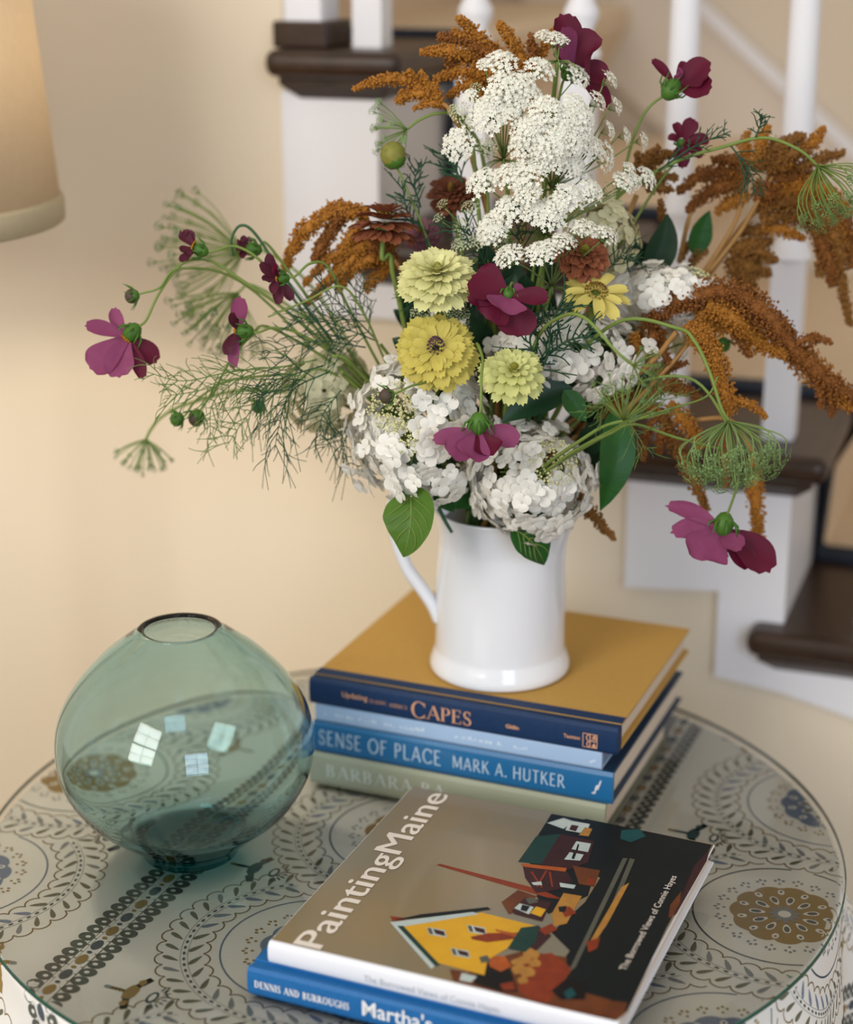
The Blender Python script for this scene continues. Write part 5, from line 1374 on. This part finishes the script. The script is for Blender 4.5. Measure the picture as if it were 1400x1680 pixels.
amaranth('long rust amaranth tassel hanging in front of the baluster', [
    ([(1125, 535, .05), (1158, 560, .05), (1182, 610, .05), (1198, 680, .05)], 17, .7), ([(1196, 655, .05), (1232, 664, .05), (1258, 686, .05)], 8), ([(1140, 530, .05), (1165, 575, .05), (1180, 640, .05)], 13)], [], [(1110, 545, .05), (1040, 620, .04)], [am_o], .05)
amaranth('tangled rust amaranth tassels hanging at the lower right', [
    ([(1040, 640), (1010, 648), (985, 668)], 13), ([(1050, 650), (1090, 636), (1128, 645)], 11), ([(1070, 615), (1100, 602), (1128, 596)], 8), ([(1062, 662), (1092, 690), (1112, 735), (1140, 790), (1160, 838)], 14), ([(1072, 690), (1058, 722), (1056, 756)], 9), ([(1092, 700), (1082, 725), (1082, 745)], 10),
    ([(1240, 745), (1238, 790), (1242, 840), (1246, 892)], 13, .5), ([(1100, 660), (1130, 700), (1152, 735)], 13), ([(1020, 650), (1000, 680), (985, 702)], 14), ([(1180, 700), (1190, 760), (1192, 800)], 8), ([(1040, 650), (1030, 690), (1035, 720)], 12), ([(1080, 630), (1110, 630), (1150, 655)], 12), ([(1060, 600), (1045, 570), (1040, 545)], 12), ([(1100, 600), (1085, 570), (1088, 545)], 9)],
    [[(1020, 680), (1090, 610), (1130, 565)], [(1030, 670), (1060, 640), (1090, 640)], [(1130, 690), (1200, 690), (1240, 750)]], [(1020, 680, .03), (940, 720, .02)], [am_r, am_o, am_b], .03)
amaranth('single thin amaranth tassel poking out right of the jug spout', [([(948, 812, .05), (965, 835, .05), (985, 858, .05), (1010, 886, .05)], 11, .25)], [], [(930, 800, .04)], [am_b], .05)
amaranth('olive brown amaranth tufts behind the lace on the right', [
    ([(1050, 290), (1075, 262), (1108, 250)], 11), ([(1050, 300), (1080, 290), (1112, 292)], 10), ([(1045, 290), (1060, 262), (1082, 240)], 10), ([(1040, 300), (1050, 275), (1045, 250)], 9), ([(1060, 310), (1085, 308), (1105, 312)], 9), ([(1088, 365), (1086, 345), (1084, 328)], 7)], [], [(1045, 320, -.05), (960, 520, -.03)], [am_b], -.05)

# ---- broad leaves and dark sprigs that fill the heart of the bouquet
def sprig(label, base, lvs, path, mt=leaf_d, name='leafy_sprig'):
    rt = root(name, B(*base), label, 'leaves', 'leafy sprigs')
    for l in lvs: leaf(rt, l[0], l[1], l[2], l[4] if len(l) > 4 else mt, l[3] if len(l) > 3 else (0, 0, 0), nrm=D(R(-.4, .4), R(0, .5), 1))
    stem(rt, [base] + path, .0016, .0022, stem_d)
sprig('long glossy leaf hanging right of the jug', (1005, 680, .06), [((1005, 672, .06), (985, 838, .08), 60, (22, 0, .02), leaf_m), ((1000, 690, .04), (940, 760, .03), 44)], [(960, 720, .03)])
sprig('pair of upright dark leaves at the right behind the hydrangea', (1065, 455, -.04), [((1065, 455, -.04), (1095, 350, -.04), 50, (14, 0, 0), leaf_d), ((1140, 420, -.07), (1165, 345, -.07), 40, (-6, 0, 0), leaf_m), ((1070, 450, -.05), (1040, 390, -.05), 44)], [(1020, 540, -.04), (940, 700, -.02)])
fill = []
for k in range(70):
    x, y = R(690, 960), R(470, 770)
    fill.append((x, y))
for s in range(10):
    lvs = []
    cx_, cy_ = fill[s * 7]
    for j in range(7):
        x, y = fill[s * 7 + j]
        t = R(-.05, .02); a = math.atan2(y - 700, x - 820) + R(-.6, .6); Lp = R(50, 85)
        lvs.append(((x, y, t), (x + Lp * math.cos(a), y + Lp * math.sin(a), t + R(-.02, .02)), R(30, 46), (0, 0, R(0, .02))))
    names = ['behind the yellow zinnia', 'under the pale lime zinnia', 'left of the jug mouth', 'behind the burgundy cosmos', 'below the lime zinnia', 'behind the wide hydrangea', 'at the heart of the bouquet', 'above the jug rim', 'under the rust zinnia', 'below the lace']
    sprig('dark leafy sprig deep ' + names[s], (810 + R(-40, 40), 740, 0), lvs, [])
mb = None

# ---- feathery cosmos foliage
def frond(mb, path, side, n=14, r0=.0006, sub=True, droop=.25):
    """rachis with thread-like side leaflets"""
    p = smooth_path(pts3(path), 6); m = len(p)
    mb.tube(p, [r0 * 1.3 - r0 * .7 * k / (m - 1) for k in range(m)], 4)
    for k in range(n):
        u = .12 + .88 * k / n; f_ = u * (m - 1); i = min(m - 2, int(f_)); c = p[i].lerp(p[i + 1], f_ - i); t = (p[i + 1] - p[i]).normalized()
        s0 = t.cross(FW).normalized()
        for sg in (-1, 1):
            if R(0, 1) < .12: continue
            L = side * PXM * (1 - .4 * u) * R(.45, 1.35)
            d = (t * R(.2, 1.1) + s0 * sg * R(.3, 1.0) - FW * R(-.7, .7)).normalized()
            bend = (s0 * R(-.5, .5) + t * R(-.2, .5) - FW * R(-.4, .4) + V((0, 0, -1)) * droop * R(.2, 1.8)) * L
            q = [c, c + d * L * .4 + bend * .08, c + d * L * .75 + bend * .4, c + d * L + bend]
            mb.tube(smooth_path(q, 3), [r0 * .8] * 4 + [r0 * .65] * 3 + [r0 * .5] * 3, 3)
            if sub:
                for w_ in (R(.2, .45), R(.5, .75)):
                    c2 = c + d * L * w_ + bend * w_ * w_ * .6; d2 = (d + s0 * R(-1.1, 1.1) + t * R(-.2, .8) - FW * R(-.6, .6)).normalized(); L2 = L * R(.25, .75)
                    b2 = V((R(-1, 1), R(-1, 1), R(-1, .5))) * L2 * .25
                    mb.tube(smooth_path([c2, c2 + d2 * L2 * .6, c2 + d2 * L2 + b2], 3), [r0 * .7] * 3 + [r0 * .55] * 3 + [r0 * .4], 3)
def feathery(label, fronds, path, mt, base, jug=True, smt=None, droop=.25):
    rt = root('feathery_spray', B(*base), label, 'leaves', 'feathery cosmos foliage')
    for f_ in fronds:
        mb = MB(); frond(mb, f_[0], f_[1], f_[2] if len(f_) > 2 else 12, f_[3] if len(f_) > 3 else .0006, droop=droop)
        part('frond', mb, mt, rt)
    stem(rt, [base] + path, .0016, .0020, smt or stem_g, jug=jug)
feathery('feathery light green foliage spreading low at the left', [([(520, 590, .06), (430, 610, .07), (330, 640, .07), (270, 650, .07)], 70, 14), ([(500, 596, .06), (440, 640, .07), (400, 690, .07), (370, 735, .07)], 60, 12), ([(480, 600, .06), (380, 610, .07), (300, 625, .08), (240, 610, .08)], 55, 12), ([(400, 615, .07), (350, 660, .07), (345, 720, .07)], 50, 10)],
         [(570, 590, .05), (620, 640, .03)], feather_g, (545, 584, .055), smt=stem_g)
feathery('feathery foliage with drooping threads left of the white hydrangea', [([(540, 610, .07), (480, 640, .08), (460, 690, .08), (450, 740, .08)], 70, 13), ([(530, 600, .07), (450, 625, .08), (420, 650, .08)], 60, 10), ([(560, 640, .06), (530, 680, .07), (525, 720, .07)], 60, 9), ([(590, 690, .05), (560, 720, .06), (575, 770, .06)], 55, 9)],
         [(590, 640, .04)], feather_d, (560, 610, .06), droop=.5)
feathery('dark feathery foliage at the left above the cream hydrangea', [([(620, 560, .03), (540, 530, .04), (480, 520, .04)], 60, 12), ([(620, 560, .03), (560, 500, .03), (520, 470, .03)], 55, 11), ([(600, 570, .03), (520, 560, .04), (430, 580, .05)], 60, 12), ([(610, 540, .02), (590, 490, .02), (600, 450, .02)], 50, 9)],
         [(650, 600, .02), (720, 700, .0)], feather_d, (625, 565, .025))
feathery('dark ferny foliage in the middle right of the burgundy cosmos', [([(880, 620, .09), (900, 580, .10), (905, 530, .10), (930, 490, .10)], 44, 11, .0011), ([(890, 590, .09), (930, 560, .10), (975, 550, .10)], 40, 9, .0011), ([(885, 600, .09), (870, 560, .10), (880, 520, .10)], 40, 8, .0011)],
         [(870, 680, .06)], feather_d, (880, 625, .085), smt=stem_d, droop=.05)
feathery('ferny dark green tuft at the upper left under the lace', [([(690, 340, -.01), (680, 300, -.01), (690, 270, -.01)], 36, 8, .0010), ([(760, 300, .0), (745, 275, .0), (735, 250, .0)], 36, 8, .0010), ([(700, 380, .0), (670, 350, .0), (660, 300, .0)], 36, 8, .0010)], [(720, 460, .0), (760, 600, .0)], feather_d, (700, 390, .0), smt=stem_d, droop=.0)
feathery('ferny foliage along the arching stem at the upper right', [([(1080, 280, .0), (1140, 240, .0), (1200, 215, .0)], 30, 9, .0008), ([(1200, 240, .0), (1230, 280, .0), (1240, 320, .0)], 36, 8, .0008), ([(1240, 225, .01), (1250, 200, .01), (1252, 190, .01)], 24, 6, .0008)], [(1000, 340, -.01), (920, 500, -.02)], feather_d, (1075, 285, .0), smt=stem_g, droop=.05)
feathery('ferny dark foliage below the lace in the middle', [([(800, 440, .02), (780, 400, .03), (760, 370, .03)], 50, 9, .0008), ([(860, 420, .02), (850, 380, .03), (870, 340, .03)], 50, 9, .0008), ([(1000, 440, .03), (1020, 420, .03), (1040, 430, .03)], 40, 8, .0007), ([(720, 480, .02), (690, 470, .02), (660, 500, .02)], 50, 8, .0007)], [(820, 560, .0)], feather_d, (820, 460, .01), smt=stem_d, droop=.1)
feathery('hazy fine foliage at the front right of the hydrangea', [([(1040, 690, .19), (1070, 660, .19), (1100, 620, .19)], 60, 10, .0004), ([(1030, 690, .19), (1050, 720, .19), (1060, 740, .19)], 40, 7, .0004), ([(1040, 640, .19), (1000, 660, .19), (970, 680, .19)], 44, 8, .0004)], [(1000, 710, .17), (900, 770, .10)], feather_g, (1030, 692, .19), droop=.0)
# long looping bare stems
def bare(label, path, mt=stem_g, r_=.0013, jug=True):
    rt = root('green_shoot', B(*path[0]), label, 'stem', 'bare stems'); stem(rt, path, r_ * .7, r_, mt, jug=jug)
bare('green stem looping in a hook at the upper left', [(383, 420, .01), (380, 392, .01), (395, 370, .01), (420, 385, .01), (470, 460, .01), (530, 540, .01), (620, 650, .0)], stem_d, .0016)
bare('pale stem arching across from the far left', [(440, 520, .05), (500, 495, .05), (560, 470, .05), (600, 520, .04), (660, 640, .02)], stem_g, .0012)
bare('slender stem joining the green basket umbel to the tangle', [(1188, 738, .17), (1110, 718, .18), (1040, 696, .19), (1000, 712, .18), (945, 738, .16), (870, 790, .09)], stem_g, .0016)
bare('slender stem curving under the rust tassel at the right', [(1178, 618, .10), (1160, 650, .11), (1110, 668, .13), (1040, 690, .15), (960, 730, .12), (880, 790, .06)], stem_g, .0013)
bare('thick green cut stem slanting out over the rim left of the jug', [(742, 874, .06), (728, 850, .055), (712, 815, .045)], stem_d, .0022, jug=False)
